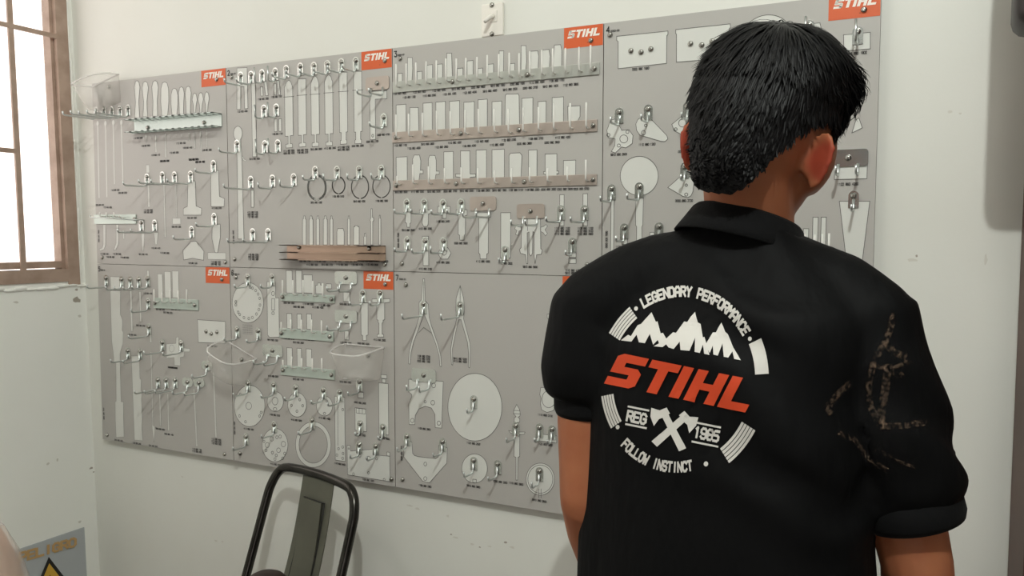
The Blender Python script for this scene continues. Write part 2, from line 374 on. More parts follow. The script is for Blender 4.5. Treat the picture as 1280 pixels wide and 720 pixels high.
def TX(k, r, *spots):
    for s in spots:
        x, z = BP(r, s[0], s[1]); n = s[2] if len(s) > 2 else 1
        for i in range(n): text(k, x, z - .0018 - i * .0058, partno())
def TV(k, r, x, y):
    p = BP(r, x, y); text(k, p[0], p[1], '0000 000 7000', vertical=True)
# --- hardware
def mk(name, bm, mt, smooth=False):
    bmesh.ops.recalc_face_normals(bm, faces=bm.faces[:]); me = bpy.data.meshes.new(name); bm.to_mesh(me); bm.free(); me.materials.append(mt)
    if smooth:
        for p in me.polygons: p.use_smooth = True
    return me
def plate_mesh(wd, h, t, rad, name):
    """rounded tab; origin at the screw"""
    bm = bmesh.new(); out = []
    if rad is None:                                     # round-topped tab
        n = 10; out = [(wd / 2 * math.cos(math.pi * k / n), wd / 2 * math.sin(math.pi * k / n)) for k in range(n + 1)] + [(-wd / 2, -h + wd / 2), (wd / 2, -h + wd / 2)]
    else:
        for cx, cz, a0 in ((wd / 2 - rad, h / 2 - rad, 0), (-wd / 2 + rad, h / 2 - rad, 90), (-wd / 2 + rad, -h / 2 + rad, 180), (wd / 2 - rad, -h / 2 + rad, 270)):
            out += [(cx + rad * math.cos(math.radians(a0 + j * 30)), cz + rad * math.sin(math.radians(a0 + j * 30))) for j in range(4)]
    a = [bm.verts.new((x, 0, z)) for x, z in out]; b = [bm.verts.new((x, -t, z)) for x, z in out]
    bm.faces.new(a[::-1]); bm.faces.new(b); n = len(a)
    for k in range(n): bm.faces.new((a[k], a[(k + 1) % n], b[(k + 1) % n], b[k]))
    return mk(name, bm, zinc)
PLATE = plate_mesh(.0175, .030, .002, None, 'hook')
WIDE = plate_mesh(.064, .030, .002, .006, 'hook')
WIDEP = WIDE.copy(); WIDEP.materials[0] = railp  # same zinc plate, its pinkish room reflection put into the colour
OVAL = plate_mesh(.040, .024, .002, .0115, 'hook')
def screw_mesh():
    bm = bmesh.new(); prof = [(.0046, 0), (.0046, -.0012), (.0036, -.0030), (.0018, -.0040), (.0007, -.0036)]; n = 12; prof = [(r * 1.2, y * 1.2) for r, y in prof]
    rg = [[bm.verts.new((r * math.cos(2 * math.pi * k / n), y, r * math.sin(2 * math.pi * k / n))) for k in range(n)] for r, y in prof]
    for a, b in zip(rg, rg[1:]):
        for k in range(n): bm.faces.new((a[k], a[(k + 1) % n], b[(k + 1) % n], b[k]))
    bm.faces.new(rg[-1])
    return mk('screw', bm, screwm, True)
SCREW = screw_mesh()
WIRES = {}
def wire_mesh(L, tip, side=0.0):
    key = (round(L, 3), round(tip, 3), side)
    if key not in WIRES:
        bm = bmesh.new()
        pts = [(0, -.0042, -.006), (0, -.0042, -.020), (0, -.0070, -.0245), (0, -.012, -.026), (0, -L + .005, -.026), (0, -L, -.0235), (0, -L - .0015, -.026 + max(tip, .004))]
        tube(bm, pts, .0023, 8); WIRES[key] = mk('wire', bm, wirem, True)
    return WIRES[key]
def child(name, me, parent, loc):
    o = bpy.data.objects.new(name, me); COL.objects.link(o); o.parent = parent; o.location = loc; return o
def hook(k, r, x, y, L=.085, tip=.010, kind=None):
    px, pz = BP(r, x, y); me = {None: PLATE, 'wide': WIDEP if k in (1, 2) else WIDE, 'oval': OVAL}[kind]
    h = child('hook', me, panels[k], (px, YF - .0006, pz))
    child('screw', SCREW, h, (0, -.002, 0))
    if kind == 'wide':
        for s in (-.016, .016): child('wire', wire_mesh(L, tip), h, (s, 0, -.004))
    else: child('wire', wire_mesh(L, tip), h, (0, 0, 0))
    return h
def hooks(k, r, spots, L=.085, tip=.010, kind=None):
    for s in spots: hook(k, r, s[0], s[1], s[2] if len(s) > 2 else L, s[3] if len(s) > 3 else tip, kind)
def screws(k, r, *spots):
    for s in spots:
        px, pz = BP(r, *s); child('screw', SCREW, panels[k], (px, YF, pz))
def rail(k, r, x0, ytop, ybot, x1, pins, mt, scr, off=.018):
    """flat rail with upright bent pins: pins = (x, ytop, ybottom) of the upright as seen"""
    a = BP(r, x0, ytop); b = BP(r, x0, ybot); c = BP(r, x1, (ytop + ybot) / 2)[0]
    bm = bmesh.new(); box(bm, a[0], c, YF - .003, YF - .0002, b[1], a[1], .0008)
    o = obj('pin_rail', bm, mt, panels[k])
    zm = (a[1] + b[1]) / 2
    for (px, y0, y1) in pins:
        p = BP(r, px, y0, off); q = BP(r, px, y1, off)
        bm = bmesh.new(); tube(bm, [(p[0], YF - off, p[1]), (p[0], YF - off, q[1] + .004), (p[0], YF - off + .002, q[1] + .001), (p[0], YF - off + .005, q[1]), (p[0], YF - .002, q[1])], .0018, 8)
        obj('pin', bm, whitepin, o, True)
    for s in scr:
        px = BP(r, s, (ytop + ybot) / 2)[0]; child('screw', SCREW, o, (px, YF - .003, zm))
    return o
def logo(k):
    c, r = k % 4, k // 4; x1 = c * .5 + .4985; z1 = TOPZ - r * .5 - .001; x0 = x1 - .083; z0 = z1 - .0412
    bm = bmesh.new(); flat(bm, [(x0, z0), (x1, z0), (x1, z1), (x0, z1)], .0004)
    p = obj_flat('logo_field', bm, panels[k], [orange])
    bm = bmesh.new(); sx = .068 / 25; sz = .0155 / 6
    for q in LOGO: flat(bm, [(x0 + .009 + a * sx, z0 + .0195 + b * sz) for a, b in q], .0008)
    obj_flat('lettering', bm, p, [whitel])
    text(k, x0 + .05, z0 + .006, '-', .004)
def number(k, ch):
    c, r = k % 4, k // 4; x = c * .5 + .006; z = TOPZ - r * .5 - .020
    text(k, x, z, ch, h=.0115, adv=.0085, sw=.6); text(k, x + .009, z + .001, '0000-00', .0032, .0026); 
for k in range(8): logo(k)
for k, ch in ((1, '2'), (2, '3'), (3, '4'), (4, '5'), (5, '6'), (6, '7')): number(k, ch)

# ---- panel 1 (upper left)
def handle(k, r, cx, top, bot, hw, mid, neck):
    P_(k, r, [(cx - hw * .6, top + 8), (cx, top), (cx + hw * .6, top + 8), (cx + hw, top + 40), (cx + hw * mid, (top + bot) / 2 + 15), (cx + hw * neck, bot), (cx - hw * neck, bot), (cx - hw * mid, (top + bot) / 2 + 15), (cx - hw, top + 40)])
for cx, top, hw, md, nk, bt in ((440,148,17,.55,.9,372), (489,152,19,.5,.7,365), (548,147,20,.6,.75,362), (606,155,23,1.05,.75,360), (664,193,20,1.0,.7,354), (706,184,17,.8,.7,350), (747,181,18,.75,.65,346), (786,222,15,.5,.3,342), (822,219,16,.5,.3,340), (858,215,15,.5,.3,338)): handle(0, 'A', cx, top, bt, hw, md, nk)
R_(0, 'A', (489,470,497,515), (549,475,556,578), (607,465,614,610), (704,465,710,485), (749,460,755,510), (783,455,788,555), (820,450,826,580), (855,440,860,550), ow=.0004)
def channel(k, r, x0, yt, yb, x1, dep, slots, mids=0, mt=None):
    mt = mt or galv
    """folded sheet holder: back plate, slotted top flange and bottom flange"""
    a = BP(r, x0, yt); b = BP(r, x0, yb); x2 = BP(r, x1, (yt + yb) / 2)[0]
    bm = bmesh.new(); box(bm, a[0], x2, YF - .002, YF - .0003, b[1], a[1]); o = obj('steel_holder', bm, mt, panels[k])
    for z in [a[1], b[1]] + [b[1] + (a[1] - b[1]) * (j + 1) / (mids + 1) for j in range(mids)]:
        bm = bmesh.new(); n = slots; wd = (x2 - a[0]) / n
        box(bm, a[0], x2, YF - .010, YF - .001, z - .0009, z + .0009); box(bm, a[0], x2, YF - dep, YF - dep + .007, z - .0009, z + .0009)
        for i in range(n + 1): box(bm, a[0] + i * wd - wd * .2 * (i > 0), a[0] + i * wd + wd * .2 * (i < n), YF - dep, YF - .001, z - .0009, z + .0009)
        obj('flange', bm, mt, o)
    return o, a, b, x2
o, a, b, x2 = channel(0, 'A', 425, 392, 465, 950, .034, 14)
for s in ((508,430), (845,400)): p = BP('A', *s); child('screw', SCREW, o, (p[0], YF - .002, p[1]))
hooks(0, 'A', [(196,325), (243,320), (290,322), (340,318), (388,312)], .10)
for (x0_, y0_), (x1_, y1_) in (((203,400), (120,235)), ((250,400), (168,230)), ((297,395), (215,150)), ((345,395), (268,145))):
    p = BP('A', x0_, y0_); q = BP('B', x1_, y1_); bm = bmesh.new()
    flat(bm, [(p[0] - .0022, p[1]), (p[0] + .0022, p[1]), (q[0] + .0018, q[1]), (q[0] - .0018, q[1])], .0003)
    flat(bm, [(p[0] + .005 * math.cos(t * .524), p[1] - .002 + .007 * math.sin(t * .524)) for t in range(12)], .00035); obj_flat('tool_silhouette', bm, panels[0])
TX(0, 'A', (262,290), (420,495), (465,541), (525,596), (578,632), (676,526), (715,553), (750,622), (635,582), (790,637), (830,566))
hooks(0, 'B', [(420,105), (515,92), (590,92), (690,88), (832,22, .06), (385,390), (467,390), (697,430, .06), (836,350, .06)], .075)
R_(0, 'B', (412,30,432,80), (422,150,433,292), (522,150,530,480), (576,360,626,398), (795,575,905,617), ow=.0005)
R_(0, 'B', (596,155,601,357), ow=.0003)
P_(0, 'B', [(672,130),(716,130),(722,285),(755,300),(755,342),(643,342),(643,300),(668,288)])
P_(0, 'B', [(812,65),(862,65),(866,225),(898,240),(895,290),(815,288)])
P_(0, 'B', [(380,440),(402,440),(396,565),(388,565)], ow=.0005); P_(0, 'B', [(460,450),(486,450),(479,525),(468,525)], ow=.0005)
P_(0, 'B', [(690,505),(722,505),(770,565),(768,622),(700,610),(645,620),(640,560)])
P_(0, 'B', [(822,400),(872,398),(872,480),(855,575),(840,575),(820,490)])
P_(0, 'B', [(145,400),(160,400),(160,530),(150,555),(125,565),(122,553),(140,545),(146,525)], ow=.0005)
P_(0, 'B', [(226,400),(240,400),(240,520),(222,560),(212,558),(226,515)], ow=.0005); P_(0, 'B', [(266,430),(276,440),(278,490),(270,490)], ow=.0005)
o = rail(0, 'B', 92, 340, 398, 352, [(122,325,350), (165,325,350), (210,325,352), (245,345,360)], railw, (345,))
bm = bmesh.new(); p = BP('B', 65, 355, .03); q = BP('B', 345, 372, .03)
tube(bm, [(p[0], YF - .03, p[1] + .006), (p[0], YF - .03, p[1]), (q[0], YF - .03, q[1]), (q[0], YF - .003, q[1])], .0016, 7); obj('wire', bm, wirem, o, True)
TX(0, 'B', (195,188), (240,205), (100,280), (148,295), (398,312,2), (668,360), (820,300), (572,415), (445,547), (500,577), (368,585), (128,583), (205,583), (165,602), (253,605), (672,640), (815,633,2), (500,8), (680,0), (718,14))
TV(0, 'B', 122, 510); screws(0, 'B', (140,605), (903,634)); screws(0, 'A', (918,142))

# ---- panel 2
hooks(1, 'E', [(108,170,.055), (172,165,.05), (240,155,.026,.034), (322,145,.026,.034), (390,130,.05), (478,115,.05), (562,110,.05), (645,100,.05), (732,88,.05), (822,80,.05), (252,375,.032,.030), (328,368,.030,.034), (258,595,.032,.034), (338,590,.034,.034), (85,592,.06), (995,430,.055)])
hook(1, 'E', 955, 220, .055, .01, 'wide')
P_(1, 'E', [(82,125),(145,122),(150,375),(130,378),(126,240),(105,240),(105,380),(82,383)])
R_(1, 'E', (175,205,200,675)); P_(1, 'E', [(228,240),(242,240),(244,298),(230,298)]); P_(1, 'E', [(248,205),(266,205),(276,295),(260,297)]); P_(1, 'E', [(312,220),(325,220),(326,292),(314,292)]); P_(1, 'E', [(330,200),(342,200),(352,290),(340,293)])
R_(1, 'E', (314,440,330,520), (342,440,358,517))
for i, (cx, top, bot, pt, yl_) in enumerate(((404,205,618,1,303), (486,192,612,0,293), (567,180,610,1,287), (652,172,605,1,278), (742,150,595,0,270), (832,145,592,0,262))):
    hw = 27; nw = 6 if i < 4 else 15
    topp = [(cx - hw, top + 40), (cx - 14, top + 5), (cx, top - 6), (cx + 12, top + 5), (cx + hw - 4, top + 38)] if pt else [(cx - hw, top), (cx + hw - 4, top)]
    P_(1, 'E', topp + [(cx + hw, bot - 75), (cx + nw + 2, bot - 73), (cx + nw + 2, bot - 25), (cx + 22, bot - 23), (cx + 22, bot), (cx - 18, bot + 3), (cx - 18, bot - 20), (cx - nw + 2, bot - 22), (cx - nw + 2, bot - 70), (cx - hw + 4, bot - 70)], lines=[[BP('E', cx - hw - 6, yl_ + 2), BP('E', cx + hw + 4, yl_ - 2)]])
P_(1, 'E', [(905,270),(1012,265),(1012,315),(940,318),(942,568),(908,570)], holes=[ell('E', 924, 545, 6, 8, 10)])
sil(1, [[BP('E', 88 + 27 * math.cos(t * math.pi / 10), 530 - 45 * math.sin(t * math.pi / 10)) for t in range(-3, 14)] + [BP('F', 82, 0), BP('F', 88, 515), BP('F', 125, 515), BP('F', 112, 0)]])
P_(1, 'E', [(118,672),(126,690),(142,698),(138,706),(120,696),(112,676)], ow=.0005)
TX(1, 'E', (85,397), (160,690), (213,320), (295,306), (300,536), (372,640,2), (455,636,2), (540,630), (625,624), (708,618,2), (795,610), (885,583), (953,541))
hooks(1, 'F', [(170,145,.09), (305,138,.05,.014), (437,130,.05,.018), (570,85,.045), (705,85,.05,.014), (842,82,.045,.014), (980,78,.04,.014), (182,470,.085), (278,470,.085)])
def ring(k, r, cx, cy, rx, ry, wd, mt, gap=0.0):
    bm = bmesh.new(); pts = []
    n = 40
    for t in range(n + 1):
        an = math.pi / 2 + gap + (2 * math.pi - 2 * gap) * t / n; pts.append(BP(r, cx + rx * math.cos(an), cy + ry * math.sin(an)))
    strokes(bm, pts, wd, .0003, 0, False)
    if mt is printw:
        strokes(bm, pts, wd + .002, .0002, 1, False)
    obj_flat('tool_silhouette', bm, panels[k], [mt, inkl])
ring(1, 'F', 577, 195, 55, 75, .0032, printw, .2); ring(1, 'F', 712, 182, 39, 52, .0026, inkl, .12); ring(1, 'F', 845, 192, 53, 72, .0026, inkl, .15); ring(1, 'F', 978, 188, 54, 70, .0024, inkl, .1)
for cx, hw, top, kind in ((500,11,372,1), (542,12,372,1), (584,10,372,1), (630,12,372,1), (668,9,372,2), (776,8,372,1), (877,8,480,2), (968,6,368,1)):
    P_(1, 'F', [(cx - hw, top + 22), (cx - hw * .5, top + 18), (cx - hw * .4, top), (cx + hw * .4, top), (cx + hw * .5, top + 18), (cx + hw, top + 22), (cx + hw, 552), (cx - hw, 552)])
P_(1, 'F', [(708,450),(740,450),(747,470),(747,552),(702,552),(702,470)]); P_(1, 'F', [(806,440),(813,440),(813,432),(832,432),(832,440),(840,440),(840,552),(806,552)])
P_(1, 'F', [(914,328),(922,328),(922,380),(930,385),(930,400),(924,408),(924,552),(912,552),(912,408),(908,398),(914,382)])
R_(1, 'F', (170,212,187,318))
o, a, b, x2 = channel(1, 'F', 395, 553, 640, 1005, .030, 1, 1, galvb)
for s in ((470,566), (905,574)): p = BP('F', *s); child('screw', SCREW, o, (p[0], YF - .002, p[1]))
TX(1, 'F', (148,350,3), (152,612,3), (540,290), (675,252), (805,283), (943,280), (80,533)) 
TX(1, 'F', *[(470 + i * 95, 652 + (i % 2)) for i in range(6)], *[(515 + i * 92, 674) for i in range(5)])
TV(1, 'F', 65, 545); screws(1, 'F', (68,640), (1000,672)); screws(1, 'E', (1000,80), (48,182))

# ---- panel 3: three long rails
P1 = [(43,212,330),(97,210,320),(148,205,315),(202,198,310),(257,193,308),(307,183,300),(362,183,298),(413,180,292),(472,175,288),(526,165,285),(587,160,280),(643,153,275),(695,155,272),(752,145,268),(815,138,262),(873,130,258),(940,128,250),(1012,122,245),(1073,112,240)]
P2 = [(43,480,600),(110,475,592),(183,470,590),(258,460,585),(330,462,583),(408,455,580),(480,450,575),(563,450,570),(638,450,572),(715,445,567),(797,440,560),(878,420,555),(965,420,550),(1050,415,548)]
P3 = [(48,190,235),(132,130,230),(215,140,230),(300,150,228),(388,145,228),(475,150,228),(565,160,228),(655,150,225),(750,145,222),(845,150,220),(950,140,216),(1048,105,215)]
for r, rows in (('I', [(52,262,77,312), (155,252,182,302), (207,217,237,296), (262,213,290,292), (368,235,398,285), (420,195,452,282), (477,235,502,278), (530,213,560,276), (648,210,672,266),
                       (45,427,97,580), (187,418,235,572), (255,412,305,570), (327,408,380,566), (403,413,458,562), (478,400,527,558), (552,410,603,555), (710,392,768,540), (795,410,838,535), (870,388,930,530)]),
                ('J', [(45,90,103,215), (297,62,347,212), (468,53,522,206), (552,50,617,206), (745,53,790,202), (930,108,995,195)])):
    for q in rows: R_(2, r, q)
for q in ([(105,178),(130,178),(132,235),(128,310),(103,310)], [(313,155),(338,155),(343,292),(311,293)], [(590,143),(614,143),(612,272),(588,272)], [(706,115),(732,115),(735,200),(728,262),(705,265)], [(757,145),(793,142),(800,170),(795,252),(755,256)], [(820,138),(853,135),(860,170),(855,246),(812,250)], [(882,112),(915,110),(921,140),(920,240),(872,243)],
          [(117,443),(162,443),(165,575),(115,575)], [(622,380),(628,372),(690,370),(695,380),(698,550),(620,552)], [(952,437),(1018,433),(1018,490),(1005,515),(1005,525),(955,527)]): P_(2, 'I', q)
for q in ([(140,80),(168,80),(175,110),(173,160),(187,160),(187,178),(170,178),(165,215),(140,215),(132,160),(132,100)], [(222,82),(250,82),(257,110),(257,165),(272,165),(272,182),(255,182),(250,215),(222,215),(215,160),(215,100)], [(385,58),(435,58),(436,180),(465,180),(465,195),(436,198),(435,210),(388,212),(386,198),(360,195),(360,180),(386,180)], [(650,70),(700,68),(710,82),(705,200),(642,202),(642,82)], [(833,75),(895,73),(895,165),(905,165),(905,178),(895,178),(895,196),(835,198),(835,182),(825,180),(825,168),(833,168)]): P_(2, 'J', q)
rail(2, 'I', 28, 308, 366, 1122, P1, railg, (345,740,1095)); rail(2, 'I', 26, 574, 631, 1110, P2, railp, (45,390,697,1088)); rail(2, 'J', 30, 216, 268, 1108, P3, railp, (48,365,725,1088))
TX(2, 'I', *[(30 + i * 103, 372 - i * 8.5) for i in range(9)], *[(80 + i * 106, 391 - i * 8.2) for i in range(9)], *[(35 + i * 142, 645 - i * 7) for i in range(7)], *[(105 + i * 145, 660 - i * 6) for i in range(6)])
TX(2, 'J', *[(38 + i * 86, 277 - i * 1.5) for i in range(12)])
hooks(2, 'J', [(103,330,.05), (195,330,.055), (295,333,.05), (390,330,.06), (105,530,.05), (200,535,.055), (297,535,.055,.016), (623,582,.03), (918,368,.075), (1043,368,.075), (977,540,.035)])
hook(2, 'J', 505, 337, .06, .012, 'wide'); hook(2, 'J', 757, 377, .06, .012, 'wide')
P_(2, 'J', [(85,370),(128,370),(130,388),(123,392),(123,438),(117,442),(117,462),(102,462),(100,440),(92,438),(92,392),(84,388)]); P_(2, 'J', [(168,370),(228,370),(230,388),(215,392),(214,445),(208,458),(190,458),(182,440),(184,392),(168,388)])
P_(2, 'J', [(265,352),(330,352),(330,385),(310,390),(308,415),(290,415),(288,390),(265,385)]); P_(2, 'J', [(362,370),(420,370),(420,398),(411,400),(410,500),(405,504),(403,530),(382,530),(380,504),(373,500),(373,400),(362,396)])
P_(2, 'J', [(468,385),(545,385),(545,408),(533,410),(532,600),(524,604),(523,630),(490,630),(488,604),(482,600),(482,410),(468,408)]); R_(2, 'J', (598,385,650,625), (910,290,933,455), (1033,285,1057,455))
P_(2, 'J', [(708,415),(808,415),(810,575),(818,582),(812,605),(788,608),(780,655),(774,608),(775,490),(768,485),(766,600),(757,615),(748,600),(748,487),(738,492),(741,655),(735,655),(730,608),(703,600),(697,580),(706,570)], lines=[[BP('J', 740, 420), BP('J', 740, 480)]])
P_(2, 'J', [(672,470),(680,450),(690,460),(706,462),(706,480),(694,482),(690,505),(676,500),(684,480)], ow=.0009); P_(2, 'J', [(810,462),(825,458),(836,448),(846,455),(832,476),(845,495),(835,508),(822,490),(810,485)], ow=.0009)
P_(2, 'J', [(183,510),(215,510),(217,665),(188,665),(185,580)]); sil(2, [ell('J', 300, 600, 35, 35, 6)], holes=[ell('J', 298, 592, 14, 18, 14)]); R_(2, 'J', (960,592,997,622), (958,628,997,654))
TX(2, 'J', (75,478), (165,470), (258,432), (352,547), (468,643), (165,682), (258,648), (585,653), (716,672), (884,468,3), (1005,468,3), (940,690,2))
TV(2, 'J', 60, 570); screws(2, 'J', (75,655), (1055,662)); screws(2, 'I', (65,184), (1075,88))

# ---- panel 4
def sheet(k, r, pts, scr):
    P_(k, r, pts); screws(k, r, *scr)
sheet(3, 'M', [(140,160),(428,130),(428,150),(422,156),(420,312),(148,342),(148,190),(140,182)], ((220,242),(277,250),(332,232)))
sheet(3, 'M', [(472,122),(778,90),(780,110),(772,118),(772,282),(476,305),(476,150),(471,142)], ((555,202),(618,210),(677,188)))
cx_, cy_ = 957, 52
c0 = on_y(cx_, cy_, YF); rr = 0.047
sil(3, [[(c0.x + rr * math.cos(t * math.pi / 20), c0.z + rr * math.sin(t * math.pi / 20)) for t in range(40)]])
hooks(3, 'M', [(155,588,.05,.012), (318,570,.045,.012), (540,555,.045)]); hooks(3, 'O', [(207,128,.05,.03), (450,160,.05,.036)])
P_(3, 'O', [(135,128),(260,115),(282,205),(140,205)]); P_(3, 'O', [(378,175),(512,162),(512,245),(380,255)]); P_(3, 'O', [(455,590),(472,640),(420,665),(440,600)])
P_(3, 'N', [(75,12),(82,-5),(92,-38),(120,-45),(150,12),(185,8),(206,38),(202,78),(170,100),(148,95),(118,125),(98,118),(115,88),(117,55),(82,48)], holes=[ell('N', 160, 55, 20, 20, 18), ell('N', 83, 35, 8, 8, 10), ell('N', 135, 88, 8, 8, 10), ell('N', 178, 20, 8, 8, 10)])
P_(3, 'N', [(220,-20),(230,-42),(250,-54),(275,-54),(300,-40),(375,38),(380,55),(366,68),(345,67),(240,36),(224,12)], holes=[ell('N', 258, 24, 10, 11, 12), ell('N', 270, -12, 7, 7, 10)])
P_(3, 'M', [(450,655),(510,605),(600,600),(600,790),(500,710),(462,690)], holes=[ell('M', 510, 648, 22, 22, 16), ell('M', 472, 682, 8, 8, 10)])
sil(3, [ell('N', 237, 240, 95, 98, 44)]); P_(3, 'N', [(218,350),(258,345),(255,485),(250,495),(252,700),(222,700),(224,495),(219,485)]); R_(3, 'N', (95,345,110,645))
P_(3, 'N', [(380,298),(440,245),(480,235),(512,262),(505,320),(495,340),(480,348),(455,342)], holes=[ell('N', 472, 286, 6, 6, 10), ell('N', 472, 333, 8, 8, 10)])
hooks(3, 'N', [(100,305,.065), (238,295,.075), (467,195,.03), (163,500,.05), (337,495,.05)]); R_(3, 'N', (290,522,312,548), (150,540,178,582))
hook(3, 'P', 302, 113, .05, .014, 'wide'); hook(3, 'P', 322, 255, .045)
sil(3, [board_rect('P', 250, 140, 372, 192)]); P_(3, 'P', [(268,275),(382,275),(350,530),(297,525)])
R_(3, 'P', (108,380,122,460), (132,378,152,470), (167,335,187,480), (198,335,217,485))
rail(3, 'P', 110, 468, 512, 282, [(112,412,470),(138,398,470),(176,400,470),(204,398,472),(230,395,475)], railw, (256,), off=.012)
TX(3, 'M', (228,347)); TX(3, 'N', (95,135), (235,85), (432,120), (418,365), (120,595)); TX(3, 'O', (390,272)); TX(3, 'P', (262,212)); TV(3, 'N', 78, 600)
screws(3, 'M', (103,152)); screws(3, 'O', (480,50)); screws(3, 'P', (357,526), (50,330))

# ---- panel 5 (C; D continues it with y + 613.5)
D5 = 613.5
hooks(4, 'C', [(125,120,.06), (228,130,.05), (285,130,.05), (342,130,.05), (402,125,.05), (405,275,.055), (410,445,.065), (500,550,.06), (625,555,.06), (270,605,.055), (352,610,.055)])
P_(4, 'C', [(150,205),(218,205),(218,365),(232,400),(230,470),(237,480),(235,560),(215,625),(216,690),(222,945),(238,945),(239,1040),(242,1180),(190,1183),(184,1060),(183,945),(190,940),(188,690),(175,680),(172,630),(160,540)], ow=.0006)
P_(4, 'C', [(290,640),(345,640),(348,790),(357,800),(355,870),(362,880),(358,930),(364,1040),(362,1130),(367,1205),(312,1200),(303,960),(296,770),(293,690)], ow=.0006)
R_(4, 'C', (152,112,214,195), (285,205,297,475), (346,210,356,412), (395,70,408,108), (413,490,426,550), (468,93,500,255), (513,77,555,252), (565,74,607,252), ow=.0006)
P_(4, 'C', [(418,612),(426,612),(437,1105),(446,1105),(448,1150),(441,1215),(433,1150),(428,1105),(431,1100)], ow=.0005)
rail(4, 'C', 440, 250, 320, 740, [(440,195,280),(492,215,283),(547,205,285),(602,205,287),(658,195,288)], railw, (455,718))
P_(4, 'C', [(525,560),(588,556),(590,515),(605,513),(608,556),(640,555),(644,588),(680,590),(680,612),(644,612),(641,645),(617,650),(618,705),(578,702),(576,650),(525,655)], holes=[ell('C', 560, 590, 17, 24, 16)], ow=.0006)
sheet(4, 'C', [(732,398),(918,410),(918,555),(738,550)], ((790,476),(825,492),(862,480)))
hooks(4, 'D', [(470,185,.075), (525,187,.07), (585,187,.065)]); hooks(4, 'D', [(668,200,.05), (745,205,.05), (797,90,.05)], kind='oval')
R_(4, 'D', (479,280,487,490), ow=.0004); P_(4, 'D', [(530,280),(537,280),(543,525),(535,525)], ow=.0004); P_(4, 'D', [(703,245),(712,245),(732,630),(722,630)], ow=.0004); P_(4, 'D', [(833,135),(843,135),(860,570),(850,570)], ow=.0004)
TX(4, 'C', (372,222), (268,497), (325,436), (455,328), (558,328), (505,350), (800,572), (535,715)); TX(4, 'D', (455,510), (512,545), (698,645,2), (826,578,3), (180,585), (300,605), (408,622), (540,102))
TV(4, 'D', 112, 450); screws(4, 'D', (912,682), (130,553)); screws(4, 'C', (895,130))

# ---- panel 6
hooks(5, 'G', [(150,105,.045), (302,105,.04), (85,430,.045), (215,440,.04), (865,205,.05), (972,205,.04)])
hook(5, 'G', 760, 110, .05, .012, 'wide'); hook(5, 'G', 760, 350, .05, .012, 'wide'); hook(5, 'G', 305, 562, .05, .012, 'wide')
dots = [ell('G', 150 + 76 * math.cos(t), 265 + 98 * math.sin(t), 6, 8, 9) for t in (.15, .45, .8, 1.2, 1.5, 1.9, 2.3, 2.5, 3.0, 3.2, 4.9, 5.1, 5.4, 5.7, 6.0)]
sil(5, [ell('G', 150, 265, 97, 125, 44)], holes=dots)
P_(5, 'G', [(268,135),(320,135),(322,235),(342,235),(345,478),(285,480),(272,465)], holes=[ell('G', 306, 208, 10, 13, 12), ell('G', 306, 330, 8, 10, 12), [BP('G', 297, 240), BP('G', 317, 240), BP('G', 317, 310), BP('G', 297, 310)]])
for i in range(7): text(5, BP('G', 118, 405)[0], BP('G', 118, 405 + i * 9)[1], '-------', .003, .0048)
R_(5, 'G', (388,65,425,205), (448,65,485,205), (495,92,550,205), (636,148,668,178), (392,332,422,425), (455,335,482,428), (515,335,545,430), (392,545,425,655), (455,548,482,662), (512,552,545,665), (742,200,782,258), (750,440,776,495))
P_(5, 'G', [(570,158),(583,155),(583,143),(600,143),(600,155),(615,158),(612,210),(572,210)])
rail(5, 'G', 355, 205, 252, 690, [(363,125,215),(428,125,218),(490,125,220),(552,130,225),(612,145,232)], railw, (370,672)); rail(5, 'G', 348, 422, 482, 683, [(355,385,438),(415,370,440),(480,370,445),(543,370,455),(605,375,458)], railw, (362,662)); rail(5, 'G', 356, 650, 712, 690, [(365,620,670),(420,600,675),(482,610,680),(548,610,690),(607,610,695)], railw, (372,672))
P_(5, 'G', [(850,265),(895,265),(895,465),(884,468),(884,500),(862,500),(862,468),(852,465)]); P_(5, 'G', [(920,242),(1030,240),(1030,262),(998,266),(998,370),(988,374),(988,388),(982,392),(982,460),(992,462),(992,478),(952,478),(952,462),(963,460),(963,392),(958,388),(958,374),(950,370),(950,266),(920,262)])
TX(5, 'G', (372,265), (490,272), (590,280), (432,290), (550,293), (372,485), (495,492), (430,510), (272,495), (720,273), (722,512), (830,517), (930,494))
hooks(5, 'H', [(152,95,.05), (312,105,.045), (448,122,.04), (620,138,.045), (722,150,.045), (845,85,.045), (848,345,.02), (990,368,.02), (315,350,.045), (550,325,.05), (140,425,.045), (842,475,.035), (945,485,.035)])
sil(5, [ell('H', 160, 235, 95, 128, 44)], holes=[ell('H', 155, 235, 18, 22, 14)] + [ell('H', 160 + 78 * math.cos(t), 235 + 104 * math.sin(t), 6, 8, 9) for t in (.4, .65, 1.9, 2.5, 3.9)])
sil(5, [ell('H', 320, 208, 50, 62, 30)], holes=[ell('H', 318, 205, 18, 24, 16), ell('H', 318, 255, 12, 10, 10)]); sil(5, [ell('H', 455, 228, 58, 76, 30)], holes=[ell('H', 455 + 35 * math.cos(t), 230 + 38 * math.sin(t), 6, 8, 9) for t in (.1, 1.6, 3.1, 5.2)]); sil(5, [ell('H', 625, 235, 50, 62, 30)], holes=[ell('H', 625, 282, 7, 8, 9), ell('H', 640, 205, 6, 7, 9)])
R_(5, 'H', (690,178,752,575), holes=[ell('H', x, y, 6, 8, 9) for x, y in ((712,500), (738,490), (740,530), (702,540), (738,560), (706,208), (738,258))], lines=[[BP('H', 708, 215), BP('H', 708, 480)]])
R_(5, 'H', (832,150,868,185), (815,250,885,390), (962,95,1022,412), (975,42,1012,65), (982,68,1004,92), (738,55,770,72))
